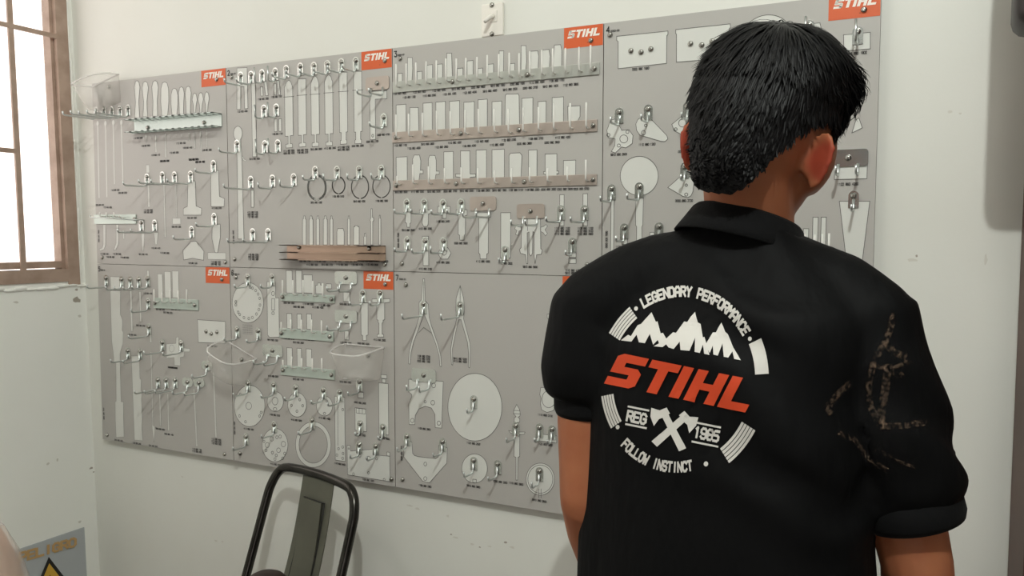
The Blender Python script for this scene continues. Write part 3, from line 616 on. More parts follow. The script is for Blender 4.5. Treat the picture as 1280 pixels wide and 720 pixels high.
R_(5, 'H', (822,252,878,282), lines=[[BP('H', 840, 252), BP('H', 840, 282)], [BP('H', 860, 252), BP('H', 860, 282)]])
sil(5, [ell('H', 318, 478, 80, 104, 40)], holes=[ell('H', x, y, s, s * 1.25, 10) for x, y, s in ((298,440,11), (270,478,13), (340,510,12), (370,472,14), (262,510,7), (302,525,7), (326,542,7), (350,425,8), (378,530,7), (365,560,7), (318,565,7), (250,455,6), (330,430,8))])
bm = bmesh.new(); n = 48
for t in range(n):
    q = [BP('H', 555 + rx * math.cos(2 * math.pi * tt / n), 475 + ry * math.sin(2 * math.pi * tt / n)) for rx, ry, tt in ((110,142,t), (110,142,t + 1), (88,115,t + 1), (88,115,t))]; flat(bm, q, .0003)
strokes(bm, ell('H', 555, 475, 110, 142, n), .0011, .0005, 1); strokes(bm, ell('H', 555, 475, 88, 115, n), .0011, .0005, 1); obj_flat('tool_silhouette', bm, panels[5])
P_(5, 'H', [(765,480),(785,482),(787,515),(940,502),(955,540),(1030,548),(1032,705),(768,662)], holes=[ell('H', 896, 562, 15, 15, 14), ell('H', 898, 650, 6, 8, 9), ell('H', 805, 658, 6, 8, 9), ell('H', 995, 692, 6, 8, 9), ell('H', 845, 545, 6, 8, 9), ell('H', 948, 562, 6, 8, 9), ell('H', 776, 500, 4, 5, 8)])
R_(5, 'H', (1012,522,1030,545))
TX(5, 'H', (125,375), (285,288), (418,320), (590,308), (290,593), (685,590), (810,212), (808,410), (955,432), (860,690), (275,48), (720,84), (430,68))
TV(5, 'H', 72, 412); screws(5, 'H', (100,530), (1040,690)); screws(5, 'G', (75,108), (1002,150))

# ---- panel 7
P_(6, 'K', [(205,62),(213,62),(218,190),(235,210),(238,255),(240,285),(255,340),(290,440),(308,510),(312,572),(303,570),(298,510),(280,445),(245,350),(225,300),(210,268),(198,300),(180,350),(150,430),(135,490),(130,558),(120,555),(125,480),(140,420),(165,340),(182,285),(182,200),(195,185)], lines=[[BP('K', 209, 80), BP('K', 209, 200)], [BP('K', 180, 375), BP('K', 208, 345), BP('K', 250, 375)]])
P_(6, 'K', [(420,102),(440,175),(445,240),(440,295),(455,350),(478,440),(480,500),(475,580),(467,575),(470,500),(462,430),(440,355),(425,300),(412,300),(395,370),(375,470),(377,563),(370,560),(365,470),(380,380),(400,295),(395,245),(397,175)], lines=[[BP('K', 420, 110), BP('K', 420, 210)]])
hooks(6, 'K', [(208,210,.085,.012), (420,215,.08,.014)]); hook(6, 'K', 210, 622, .045, .014, 'wide')
P_(6, 'L', [(118,-27),(312,-15),(303,248),(267,245),(265,170),(245,135),(210,125),(175,140),(155,175),(152,228),(120,228),(118,110),(135,70),(134,58),(118,45)], holes=[ell('L', 138, 205, 10, 12, 12), ell('L', 287, 220, 10, 12, 12), ell('L', 253, 105, 11, 13, 12), ell('L', 210, 100, 6, 7, 10), ell('L', 258, 8, 11, 13, 12)])
sil(6, [ell('L', 490, 130, 152, 190, 56)]); P_(6, 'L', [(90,320),(135,325),(140,390),(150,402),(170,408),(270,420),(284,410),(287,345),(335,360),(332,445),(235,555),(215,552),(195,545),(90,410)], holes=[ell('L', 211, 450, 8, 11, 12), ell('L', 211, 532, 9, 11, 12)])
sil(6, [ell('L', 488, 475, 72, 82, 36)], holes=[[BP('L', 478, 535), BP('L', 498, 537), BP('L', 498, 556), BP('L', 478, 554)]])
P_(6, 'L', [(725,115),(742,145),(745,170),(742,182),(732,186),(742,195),(742,215),(710,215),(712,190),(722,184),(706,165),(710,145)], lines=[[BP('L', 708, 148), BP('L', 742, 150)], [BP('L', 708, 166), BP('L', 742, 168)]])
P_(6, 'L', [(680,262),(705,268),(745,270),(772,270),(768,282),(742,284),(742,408),(732,412),(730,540),(721,540),(721,412),(710,408),(712,285),(690,275)])
sil(6, [ell('L', 858, 535, 80, 90, 44)], holes=[ell('L', 858, 535, 70, 79, 40)], lines=[[BP('L', 850, 590), BP('L', 850, 640)], [BP('L', 862, 590), BP('L', 862, 640)]])
R_(6, 'L', (835,285,950,325)); P_(6, 'L', [(860,20),(915,20),(945,60),(950,110),(930,150),(895,160),(865,145),(858,110),(862,80),(855,60)], holes=[ell('L', 905, 85, 38, 48, 24)]); P_(6, 'K', [(925,268),(1000,268),(1000,300),(945,300),(945,420),(935,420),(935,300),(926,290)])
hooks(6, 'L', [(485,85,.03), (110,295,.04), (310,325,.04), (485,430,.045,.012), (620,450,.045), (722,235,.045), (855,490,.04,.014), (855,245,.025), (925,255,.025)])
TX(6, 'K', (172,510,3), (382,525,2)); TX(6, 'L', (170,248), (445,330), (175,568), (445,570), (595,545), (683,555), (812,650), (845,172), (845,335))
TV(6, 'L', 82, 430); screws(6, 'L', (83,538)); screws(6, 'K', (105,98))
for k in range(8):
    if INK[k]:
        bm = bmesh.new()
        for q in INK[k]: flat(bm, q, .0009)
        o = obj_flat('part_number_print', bm, panels[k], [inkm]); o['kind'] = 'stuff'

# ------------------------------------------------------------------ clear trays
def tray(label, px, py, roll, w_=.112, d_=.082, h_=.075):
    p = on_y(px, py, YF)
    def ringp(s, dd, z, n=20, lift=0.0):
        out = [V((-w_ / 2 * s, 0, z)), V((w_ / 2 * s, 0, z))]
        for t in range(n + 1):
            an = math.pi * t / n; cs, sn = math.cos(an), math.sin(an)
            out.append(V((w_ / 2 * s * math.copysign(abs(cs) ** .55, cs), -.008 - (dd - .008) * abs(sn) ** .7, z - lift * abs(sn))))
        return out
    bm = bmesh.new(); rt = ringp(1, d_, 0, lift=.012); rb = ringp(.78, d_ * .62, -h_)
    rings = [rt, ringp(.97, d_ * .94, -h_ * .25, lift=.008), ringp(.85, d_ * .72, -h_ * .85), rb]
    Vv = [[bm.verts.new(q) for q in r] for r in rings]; n = len(rt)
    for a, b in zip(Vv, Vv[1:]):
        for k in range(n): bm.faces.new((a[k], a[(k + 1) % n], b[(k + 1) % n], b[k]))
    bm.faces.new(Vv[-1])
    me_o = obj('clear_tray', bm, trayM, None, True); me_o.modifiers.new('wall', 'SOLIDIFY').thickness = .0012
    bm = bmesh.new(); pts = rt + [rt[0]]; tube(bm, pts, .0022, 6, False); obj('rim', bm, trayRim, me_o, True)
    child('screw', SCREW, me_o, (.012, -.002, -.022))
    me_o.location = (p.x, YF - .0035, p.z); me_o.rotation_euler = (0, math.radians(roll), 0)
    return tag(me_o, label, 'tray', 'clear plastic trays on the tool panels')
tray('clear plastic tray tilted beside the window, topmost of the three', 133, 101, -13)
tray('clear plastic tray hanging askew over the seam of the lower left panels', 303, 437, 22)
tray('clear plastic tray hanging level above the metal chair, under two bar outlines', 457, 432, 1)

# ------------------------------------------------------------------ light switch
a = on_y(604, 7, 0); b = on_y(631, 45, 0)
bm = bmesh.new(); box(bm, a.x, b.x, -.009, -.0005, b.z, a.z, .003); sw = tag(obj('light_switch', bm, switchm), 'white wall switch plate above the third tool panel', 'switch')
c = on_y(616, 20, -.012)
bm = bmesh.new(); tube(bm, [(c.x, -.008, c.z), (c.x - .002, -.020, c.z - .004), (c.x - .006, -.036, c.z - .016)], [.0055, .005, .0042], 8); obj('toggle', bm, switchm, sw, True)
bm = bmesh.new(); box(bm, c.x - .009, c.x + .009, -.0105, -.008, c.z - .012, c.z + .012, .001); obj('bezel', bm, switchm, sw)
for dz in (.030, -.030): child('screw', SCREW, sw, ((a.x + b.x) / 2, -.0085, (a.z + b.z) / 2 + dz))

# ------------------------------------------------------------------ wall scuffs
def scuff(px, py, rx, rz, mt, left=False):
    bm = bmesh.new(); p = on_left(px, py, .0006) if left else on_y(px, py, -.0006); n = 9
    vs = []
    for t in range(n):
        an = 2 * math.pi * t / n; q = random.uniform(.6, 1.2)
        vs.append(bm.verts.new(p + (V((0, rx * q * math.cos(an), rz * q * math.sin(an))) if left else V((rx * q * math.cos(an), 0, rz * q * math.sin(an))))))
    bm.faces.new(vs); o = obj('paint_chip', bm, mt); o.parent = lwall if left else wb
for q in ((278,677,.006,.002), (512,632,.012,.003), (522,636,.006,.003), (560,645,.004,.003), (570,672,.008,.002), (590,680,.006,.003), (612,683,.005,.002), (640,684,.007,.003), (1188,140,.004,.003), (1200,142,.003,.002), (1140,325,.009,.003), (228,596,.004,.002), (270,676,.006,.003), (1232,325,.003,.010)): scuff(*q, smudge)
for q in ((564,668,.003,.002), (632,678,.004,.003), (600,684,.003,.002), (1146,320,.002,.002)): scuff(*q, chip)
for q in ((96,375,.012,.010), (96,362,.005,.004), (114,585,.006,.004), (117,590,.003,.003)): scuff(*q, chip, True)
for q in ((60,580,.005,.004), (72,575,.003,.006), (20,378,.008,.003), (100,652,.005,.004), (100,395,.006,.004)): scuff(*q, smudge, True)

# ------------------------------------------------------------------ danger sign on the left wall
s_tr = on_left(105.5, 659, .003); s_br = on_left(108.5, 722, .003); s_tl = on_left(30, 684.4, .003)
y1 = s_tr.y; slope = (s_tl.z - s_tr.z) / (s_tl.y - s_tr.y)
y0 = s_tl.y - .10; z1 = s_tr.z
bm = bmesh.new()
def sp(y, z, off): return V((xl(z) + off, y, z))
zz1 = lambda y: z1 + slope * (y - y1)
q = [sp(y1, z1, .003), sp(y0, zz1(y0), .003), sp(y0, zz1(y0) - .34, .003), sp(y1, z1 - .34, .003)]
a = [bm.verts.new(p) for p in q]; b = [bm.verts.new(p + V((-.0025, 0, 0))) for p in q]; bm.faces.new(a); bm.faces.new(b[::-1])
for k in range(4): bm.faces.new((a[k], b[k], b[(k + 1) % 4], a[(k + 1) % 4]))
sign = tag(obj('danger_sign', bm, signm), 'grey warning sign reading PELIGRO with flame triangle, low on the wall left of the chair', 'sign')
e0 = on_left(35, 699, .004); e1 = on_left(96, 681.5, .004); eh = (on_left(35, 688.5, .004).z - e0.z)
lw_ = (e1 - e0) / 6.0
bm = bmesh.new(); lay = 0
for i, ch in enumerate('PELIGRO'):
    for qd in glyph_quads(ch, .85):
        vs = []
        for (gx, gz) in qd:
            p = e0 + lw_ * (i - 1 + gx / 4 * .78 + .04 * gz / 6); vs.append(bm.verts.new((p.x + .0006 + lay * .00004, p.y, p.z + eh * gz / 6)))
        bm.faces.new(vs); lay += 1
obj('lettering', bm, signtan, sign)
tp = on_left(61, 696, .004)
def tri(sz, off, drop):
    bm = bmesh.new(); bm.faces.new([bm.verts.new(sp(tp.y + dy * sz, tp.z - drop + dz * sz, off)) for dy, dz in ((0, 0), (-.58, -1), (.58, -1))]); return bm
obj('triangle_border', tri(.165, .0042, 0), signblk, sign); obj('triangle_field', tri(.130, .0048, .018), signyel, sign)
bm = bmesh.new()
fl = [(0, 1), (.10, .75), (.22, .82), (.20, .55), (.34, .62), (.30, .25), (.18, 0), (-.18, 0), (-.32, .25), (-.30, .58), (-.18, .48), (-.14, .78)]
bm.faces.new([bm.verts.new(sp(tp.y + a_ * .075, tp.z - .125 + b_ * .075, .0054)) for a_, b_ in fl]); obj('flame', bm, signblk, sign)

# ------------------------------------------------------------------ wrapped bundle at the lower left edge
bc = at_depth(21, 700, 1.72); zt_ = at_depth(4, 662, 1.72).z
bm = bmesh.new(); rings = []
for i in range(15):
    t = i / 14; z = zt_ * t; s = 1.0 if t < .8 else math.cos((t - .8) / .2 * 1.25) ** .6
    rg = []
    for k in range(28):
        an = 2 * math.pi * k / 28; c_, s_ = math.cos(an), math.sin(an)
        f = (abs(c_) ** 2.6 + abs(s_) ** 2.6) ** (-1 / 2.6) * (1 + .05 * math.sin(7 * an + 9 * t) + .04 * math.sin(23 * t + 3 * an) + random.uniform(-.02, .02)) * s
        rg.append(V((bc.x - .085 + .10 * f * c_, bc.y - .03 + .07 * f * s_, z)))
    rings.append(rg)
loft(bm, rings); bundm = mat('peach_paper', srgb(206, 172, 148), 0.6, noise=(14, srgb(178, 136, 108), 0.35, 0.65), bump=(30, 0.5, 0.01))
bundle = tag(obj('wrapped_bundle', bm, bundm, None, True), 'peach coloured bundle wrapped in shiny clear plastic, at the lower left edge', 'bundle')
bm = bmesh.new(); rr_ = []
for i, rg in enumerate(rings):
    cen = sum(rg, V()) / len(rg); rr_.append([cen + (p - cen) * random.uniform(1.05, 1.14) + V((0, 0, .006 * (i > 12))) for p in rg])
loft(bm, rr_); obj('plastic_wrap', bm, wrapM, bundle, True)

# ------------------------------------------------------------------ right edge: tall brown cabinet and dark box
e = on_y(1271, 440, -0.002)
bm = bmesh.new(); box(bm, e.x, e.x + .75, -.20, -.002, 0, 2.02, .002); cab = tag(obj('tall_cabinet', bm, brownm), 'tall brown wooden cabinet at the right edge against the wall', 'cabinet')
for i in range(2):
    bm = bmesh.new(); box(bm, e.x + .01 + i * .37, e.x + .37 + i * .37, -.218, -.201, .06, 2.0, .002); d = obj('door', bm, brownm, cab)
    bm = bmesh.new(); xk = e.x + .345 + i * .06; tube(bm, [(xk, -.218, 1.05), (xk, -.24, 1.05)], [.006, .011], 10); obj('knob', bm, screwm, d, True)
q = at_depth(1262, 46, 1.12)
bm = bmesh.new(); box(bm, q.x + .002, q.x + .30, -.33, -.2195, q.z, q.z + .30, .02)
tag(obj('dark_box', bm, darkbox, None, True), 'dark box with rounded corner at the top right corner of the picture', 'box')

# ------------------------------------------------------------------ chair
lt = at_depth(346, 583, 1.99); rt_ = at_depth(450, 612, 1.79)
zr = .862; A_ = V((lt.x, lt.y, zr)); B_ = V((rt_.x, rt_.y, zr)); ra = (B_ - A_); wd_ = ra.length; ra.normalize()
fo = V((ra.y, -ra.x, 0)) * 1.0
if fo.y > 0: fo = -fo
ctr = (A_ + B_) / 2
chair = bpy.data.objects.new('metal_chair', None); COL.objects.link(chair)
tag(chair, 'gunmetal metal chair with tubular loop back, below the tool board', 'chair')
def cp(s, h, f=0.0):
    """s along the rail, h below the top, f forward of the reclined back plane"""
    return ctr + ra * s + fo * (h * .33 + f) + V((0, 0, -h))
def add_part(name, bm, mt, smooth=True, par=None):
    return obj(name, bm, mt, par or chair, smooth)
hw = wd_ / 2 + .004
path = [cp(-hw - .012, .412)] + [cp(-hw - .004, .30), cp(-hw, .10), cp(-hw + .004, .05), cp(-hw + .022, .016), cp(-hw + .055, .002), cp(0, -.003), cp(hw - .055, .002), cp(hw - .022, .016), cp(hw - .004, .05), cp(hw, .10), cp(hw + .004, .30), cp(hw + .012, .412)]
bm = bmesh.new(); tube(bm, smooth_path(path, 5), .0108, 12); add_part('back_frame', bm, chairm)
bm = bmesh.new(); n = 14; ringsL = []
def splat(bm, hw0, hw1, h0, h1, f0, th):
    rows = []
    for i in range(n + 1):
        t = i / n; h = h0 + (h1 - h0) * t; bow = .018 * math.sin(math.pi * t); s = hw0 + (hw1 - hw0) * t
        rows.append([cp(-s + .012, h, f0 - bow), cp(s + .012, h, f0 - bow), cp(s + .012, h, f0 - bow - th), cp(-s + .012, h, f0 - bow - th)])
    loft(bm, rows)
splat(bm, .056, .060, .004, .408, .002, .003); sp_ = add_part('splat', bm, splatm, False)
bm = bmesh.new(); splat(bm, .034, .038, .052, .40, .0045, .002); 
add_part('raised_panel', bm, splatm, False, sp_)
bm = bmesh.new()
for sgn in (-1, 1):
    tube(bm, [cp(sgn * (.036 + .004 * t / 8) + .012, .052 + .348 * t / 8, .0035 - .018 * math.sin(math.pi * (.052 + .348 * t / 8) / .404)) for t in range(9)], .0014, 6)
tube(bm, [cp(-.024, .052, -.001), cp(.048, .052, -.001)], .0014, 6)
add_part('pressed_groove', bm, signblk, True, sp_)
seat_c = cp(0, .412); 
bm = bmesh.new(); sx_ = []
for h, g in ((0, 1.0), (-.004, 1.0), (-.022, .97)):
    rg = []
    for k in range(32):
        an = 2 * math.pi * k / 32; c_, s_ = math.cos(an), math.sin(an); f = (abs(c_) ** 5 + abs(s_) ** 5) ** -.2
        rg.append(seat_c + ra * (.178 * f * c_ * g) + fo * (.165 + .178 * f * s_ * g) + V((0, 0, .004 + h)))
    sx_.append(rg)
loft(bm, sx_); add_part('seat', bm, chairm)
for sa in (-1, 1):
    for sf in (0, 1):
        top = seat_c + ra * (.150 * sa) + fo * (.02 + .29 * sf) + V((0, 0, -.012)); ft = seat_c + ra * (.195 * sa) + fo * (-.05 + .43 * sf); ft.z = .004
        ft.y = min(ft.y, -.03)
        bm = bmesh.new(); tube(bm, [top, top.lerp(ft, .5), ft], [.018, .016, .013], 10); lg = add_part('leg', bm, chairm)
        bm = bmesh.new(); tube(bm, [ft + V((0, 0, .014)), ft + V((0, 0, -.004))], [.015, .016], 10); add_part('foot_cap', bm, shoem, True, lg)
bm = bmesh.new()
pb = at_depth(333, 716, 1.80); ext = (V((1, 0, 0)), V((0, 1, 0)), V((0, 0, 1)))
bagc = V((pb.x - .0, pb.y, 0)); sz_top = pb.z
base = seat_c.z + .004
rings = []
for i in range(13):
    t = i / 12; z = base + (sz_top - base) * (1 - math.cos(t * math.pi / 2)) if False else base + (sz_top - base) * math.sin(t * math.pi / 2); s = math.cos(t * math.pi / 2) ** .55 if t < 1 else .02
    rings.append([V((bagc.x + .075 * s * math.cos(2 * math.pi * k / 24), bagc.y + .075 * s * math.sin(2 * math.pi * k / 24), z)) for k in range(24)])
loft(bm, rings)
tag(obj('brown_pouch', bm, brownbag, None, True), 'dark brown rounded pouch resting on the metal chair seat', 'pouch')

# ------------------------------------------------------------------ the person
person = bpy.data.objects.new('person', None); COL.objects.link(person)
vd = V((FW.x, FW.y, 0)); PX = at_depth(905, 420, 1.06)
vdir = (PX - CAM); vdir.z = 0; vdir.normalize(); lat = V((vdir.y, -vdir.x, 0))        # away from the camera, image right
def dirv(deg): return vdir * math.cos(math.radians(deg)) + lat * math.sin(math.radians(deg))
fB = dirv(26); rB = V((fB.y, -fB.x, 0)); UP = V((0, 0, 1))
tag(person, 'young person seen from behind in black polo shirt, facing the tool board', 'person')
def remesh(name, bm, voxel, smooth_it, mt, parent, disp=None):
    bmesh.ops.recalc_face_normals(bm, faces=bm.faces[:]); me = bpy.data.meshes.new(name + '_raw'); bm.to_mesh(me); bm.free()
    o = bpy.data.objects.new(name + '_raw', me); COL.objects.link(o)
    r = o.modifiers.new('r', 'REMESH'); r.mode = 'VOXEL'; r.voxel_size = voxel
    s = o.modifiers.new('s', 'SMOOTH'); s.factor = .5; s.iterations = smooth_it
    dg = bpy.context.evaluated_depsgraph_get(); ev = o.evaluated_get(dg); me2 = bpy.data.meshes.new_from_object(ev)
    me2.name = name; bpy.data.objects.remove(o); bpy.data.meshes.remove(me)
    if disp:
        for v in me2.vertices: v.co = disp(v.co.copy(), v.normal.copy())
    me2.materials.clear(); me2.materials.append(mt)
    for p in me2.polygons: p.use_smooth = True
    o2 = bpy.data.objects.new(name, me2); COL.objects.link(o2); o2.parent = parent
    return o2
def torso_ring(px, z, d, a, b, n=36, e=2.4, shift=0.0, tl=0.0, tr=0.0):
    r = ray(px, 400); c = CAM + r * (d / 1.0); c = V((c.x, c.y, z)) + fB * shift
    return [c + rB * (a * math.copysign(abs(math.cos(t)) ** (2 / e), math.cos(t))) + fB * (b * math.copysign(abs(math.sin(t)) ** (2 / e), math.sin(t))) - UP * (tl * b * math.sin(t)) - UP * (tr * a * math.cos(t)) for t in [2 * math.pi * k / n for k in range(n)]]
# head frame
HC = at_depth(960, 150, 1.045)
fh0 = dirv(27); rH = V((fh0.y, -fh0.x, 0)); pit = math.radians(14)
fH = (fh0 * math.cos(pit) - UP * math.sin(pit)).normalized(); uH = rH.cross(fH).normalized()
def hp(r, f, u): return HC + rH * r + fH * f + uH * u
roll = math.radians(10); rH, uH = (rH * math.cos(roll) - uH * math.sin(roll)), (uH * math.cos(roll) + rH * math.sin(roll))
HA = (rH, fH, uH)
# joints
Lsh = at_depth(742, 395, 1.135); Lel = at_depth(736, 622, 1.15); Lwr = at_depth(770, 770, 1.33)
Rsh = at_depth(1080, 412, .985); Rel = at_depth(1146, 706, .99); Rwr = at_depth(1150, 870, 1.20)
neckb = at_depth(936, 312, 1.07)
hipc = at_depth(890, 800, 1.07)
# body: one continuous skin surface
bm = bmesh.new()
loft(bm, [torso_ring(px, z, d, a - .022, b - .022) for px, z, d, a, b in ((890,.86,1.07,.165,.12), (889,1.08,1.07,.165,.12), (893,1.2,1.07,.170,.12), (905,1.29,1.07,.175,.115), (918,1.35,1.07,.15,.09), (928,1.39,1.07,.10,.08))])
capsule(bm, [neckb + V((0, 0, -.03)), neckb + V((0, 0, .04)), hp(0, -.012, -.075), hp(0, 0, -.03)], [.060, .056, .057, .058])
ellipsoid(bm, hp(0, 0, 0), HA, (.076, .094, .094), 32); ellipsoid(bm, hp(0, .034, -.062), HA, (.060, .060, .072), 24); ellipsoid(bm, hp(0, .02, -.04), HA, (.068, .07, .06), 24)
ellipsoid(bm, hp(0, -.022, -.045), HA, (.064, .066, .052), 20)
ellipsoid(bm, hp(0, .070, -.128), HA, (.032, .026, .022), 16); ellipsoid(bm, hp(0, .100, -.052), HA, (.012, .022, .020), 14); ellipsoid(bm, hp(0, .096, -.025), HA, (.008, .014, .026), 12)
ellipsoid(bm, hp(0, .092, -.093), HA, (.022, .010, .005), 14); ellipsoid(bm, hp(0, .090, -.103), HA, (.018, .010, .006), 14)
for s in (-1, 1):
    ellipsoid(bm, hp(.030 * s, .083, -.012), HA, (.024, .010, .007), 12); ellipsoid(bm, hp(.042 * s, .066, -.055), HA, (.022, .022, .020), 14)
    ellipsoid(bm, hp(.058 * s, .040, -.032), HA, (.022, .034, .046), 16)
    ellipsoid(bm, hp(.050 * s, .066, -.028), HA, (.012, .016, .016), 12)
    eo = (rH * s * .80 - fH * .60).normalized(); ea = (eo.cross(uH)).normalized()     # ear: outward normal, along the ear
    ec = hp(.086 * s, -.012, -.050); fa = ((rH * .93 - fH * .37) if s > 0 else (-rH * .62 - fH * .7)).normalized(); ua = (uH * .96 - fH * .25).normalized(); oa = fa.cross(ua).normalized()
    ellipsoid(bm, ec, (fa, ua, oa), (.015, .027, .0035), 16)
    rim = [ec + fa * (x * .001) + ua * (y * .001) for x, y in ((-12, 4), (-14, 18), (-6, 29), (6, 32), (16, 23), (19, 6), (14, -12), (6, -26), (-3, -30), (-9, -22))]
    capsule(bm, smooth_path(rim, 3), [.0040] * (9 * 3 + 1), 8); ellipsoid(bm, hp(.074 * s, -.002, -.048), HA, (.012, .012, .022), 10)
for s, sh, el, wr in ((-1, Lsh, Lel, Lwr), (1, Rsh, Rel, Rwr)):
    capsule(bm, [sh + V((0, 0, -.005)), sh.lerp(el, .35), sh.lerp(el, .75), el], [.050, .050, .044, .041]); capsule(bm, [el, el.lerp(wr, .25), el.lerp(wr, .7), wr], [.041, .043, .033, .027])
    dr = (wr - el).normalized(); sd = (rB * s * .3 + fB).normalized(); sd = (sd - dr * sd.dot(dr)).normalized(); pn = dr.cross(sd).normalized()
    for k in range(4):
        o0 = wr + sd * ((k - 1.5) * .019); capsule(bm, [o0 + dr * .01 - sd * ((k - 1.5) * .006), o0 + dr * .09], [.016, .0115], 10)
        ln = (.070, .078, .074, .058)[k] ; p0 = o0 + dr * .09; p1 = p0 + dr * ln * .45 + pn * (.006 * -s); p2 = p1 + dr * ln * .32 + pn * (.016 * -s); p3 = p2 + dr * ln * .2 + pn * (.018 * -s)
        capsule(bm, [p0, p1, p2, p3], [.0098, .0090, .0082, .0072], 10)
    t0 = wr + dr * .028 + sd * .022; capsule(bm, [t0, t0 + dr * .03 + sd * .024, t0 + dr * .058 + sd * .030 + pn * (.008 * -s), t0 + dr * .078 + sd * .028 + pn * (.014 * -s)], [.014, .0125, .0105, .0085], 10)
for s in (-1, 1):
    hj = hipc + rB * (.085 * s); hj.z = .86; kn = hj + fB * .01; kn.z = .47; an = kn - fB * .02; an.z = .09
    capsule(bm, [hj, hj.lerp(kn, .5), kn, kn.lerp(an, .35), an], [.075, .065, .050, .048, .036]); 
    capsule(bm, [V((an.x, an.y, .045)), V((an.x, an.y, .04)) + fB * .14], [.036, .030])
redden(skinm, [hp(.096 * s, -.018, -.050) for s in (-1, 1)], .034, srgb(152, 64, 44))
body = remesh('body', bm, .0042, 6, skinm, person)
# shirt: torso and both sleeves in one surface, with soft folds
bm = bmesh.new()
loft(bm, [torso_ring(px, z, d, a, b, shift=sf, tl=tl, tr=tr) for px, z, d, a, b, sf, tl, tr in ((905,.90,1.07,.196,.136,0,0,0), (904,1.0,1.07,.194,.134,0,0,0), (902,1.10,1.07,.190,.130,0,0,0), (899,1.2,1.07,.186,.126,0,0,0), (904,1.27,1.07,.184,.122,0,0,0), (912,1.32,1.07,.180,.112,.006,0,0), (920,1.36,1.07,.150,.098,.012,.05,.05), (928,1.388,1.07,.108,.086,.018,.15,.1), (931,1.404,1.07,.082,.076,.018,.25,.15), (930,1.418,1.065,.072,.068,.012,.28,.16))])
Lhem = at_depth(743, 498, 1.145); Rhem = at_depth(1137, 630, .985)
capsule(bm, [at_depth(880, 326, 1.08), at_depth(805, 358, 1.11), Lsh + V((0, 0, .004))], [.052, .060, .064]); capsule(bm, [at_depth(975, 336, 1.05), at_depth(1035, 372, 1.01), Rsh], [.050, .060, .066])
tube(bm, [Lsh + V((0, 0, .03)), Lsh.lerp(Lhem, .2), Lsh.lerp(Lhem, .6), Lsh.lerp(Lhem, .9), Lhem], [.058, .068, .075, .070, .056], 24)
tube(bm, [Rsh + V((0, 0, .03)), Rsh.lerp(Rhem, .2), Rsh.lerp(Rhem, .55), Rsh.lerp(Rhem, .88), Rhem], [.058, .068, .068, .066, .055], 24)
from mathutils import noise as mnoise
def folds(co, no):
    q = V((co.dot(rB) * 9, co.dot(fB) * 9, co.z * 3.2)); a = mnoise.noise(q) * .006
    dR = (co - Rsh).length; dL = (co - Lsh).length
    g = math.exp(-((dR - .17) / .09) ** 2) * .006 * math.sin(co.z * 60 + co.x * 25 + mnoise.noise(co * 9) * 3)
    return co + no * (a + g)
shirt = remesh('polo_shirt', bm, .006, 10, shirtm, person, folds)
# sleeve cuffs, collar
for hem, sh, r0 in ((Lhem, Lsh, .0555), (Rhem, Rsh, .0585)):
    d_ = (hem - sh).normalized(); bm = bmesh.new()
    P0 = [hem - d_ * .012, hem - d_ * .004, hem + d_ * .012, hem + d_ * .020, hem + d_ * .019, hem + d_ * .005]; tube(bm, P0, [r0 - .004, r0 + .001, r0 + .001, r0 - .002, r0 - .006, r0 - .008], 40, False); obj('cuff', bm, ribm, person, True)
nc = at_depth(928, 297, 1.065); ctilt = math.radians(9)
cr = (rB * math.cos(ctilt) - UP * math.sin(ctilt)).normalized(); cf = (fB * .96 - UP * .27).normalized(); cu = cr.cross(cf).normalized()
bm = bmesh.new(); rings = []
for a_, b_, h in ((.064, .064, .002), (.0645, .065, .024), (.067, .067, .027), (.071, .070, .023), (.080, .078, .002), (.086, .084, -.012), (.084, .082, -.013), (.074, .072, .006)):
    rings.append([nc + cr * (a_ * math.cos(2 * math.pi * k / 48)) + cf * (b_ * math.sin(2 * math.pi * k / 48)) + cu * h for k in range(48)])
loft(bm, rings, False); obj('collar', bm, ribm, person, True)
# trousers, shoes
bm = bmesh.new()
loft(bm, [torso_ring(890, z, 1.07, a, b) for z, a, b in ((.80, .165, .125), (.88, .168, .125), (.95, .155, .115))])
for s in (-1, 1):
    hj = hipc + rB * (.085 * s); hj.z = .84; kn = hj + fB * .01; kn.z = .47; an = kn - fB * .02; an.z = .07
    tube(bm, [hj + V((0, 0, .03)), hj, hj.lerp(kn, .5), kn, kn.lerp(an, .5), an], [.09, .095, .082, .068, .062, .060], 24)
remesh('trousers', bm, .008, 6, jeansm, person)
for s in (-1, 1):
    hj = hipc + rB * (.085 * s); an = hj - fB * .01; bm = bmesh.new()
    rings = []
    for z, g, l in ((0, 1, 1), (.02, 1.02, 1.01), (.05, .92, .93), (.075, .7, .62), (.10, .62, .45)):
        rings.append([V((an.x, an.y, z)) + fB * (.06 * l - .0 + .135 * l * math.sin(2 * math.pi * k / 28) - (1 - l) * .05) + rB * (.047 * g * math.cos(2 * math.pi * k / 28)) for k in range(28)])
    loft(bm, rings); obj('shoe', bm, shoem, person, True)
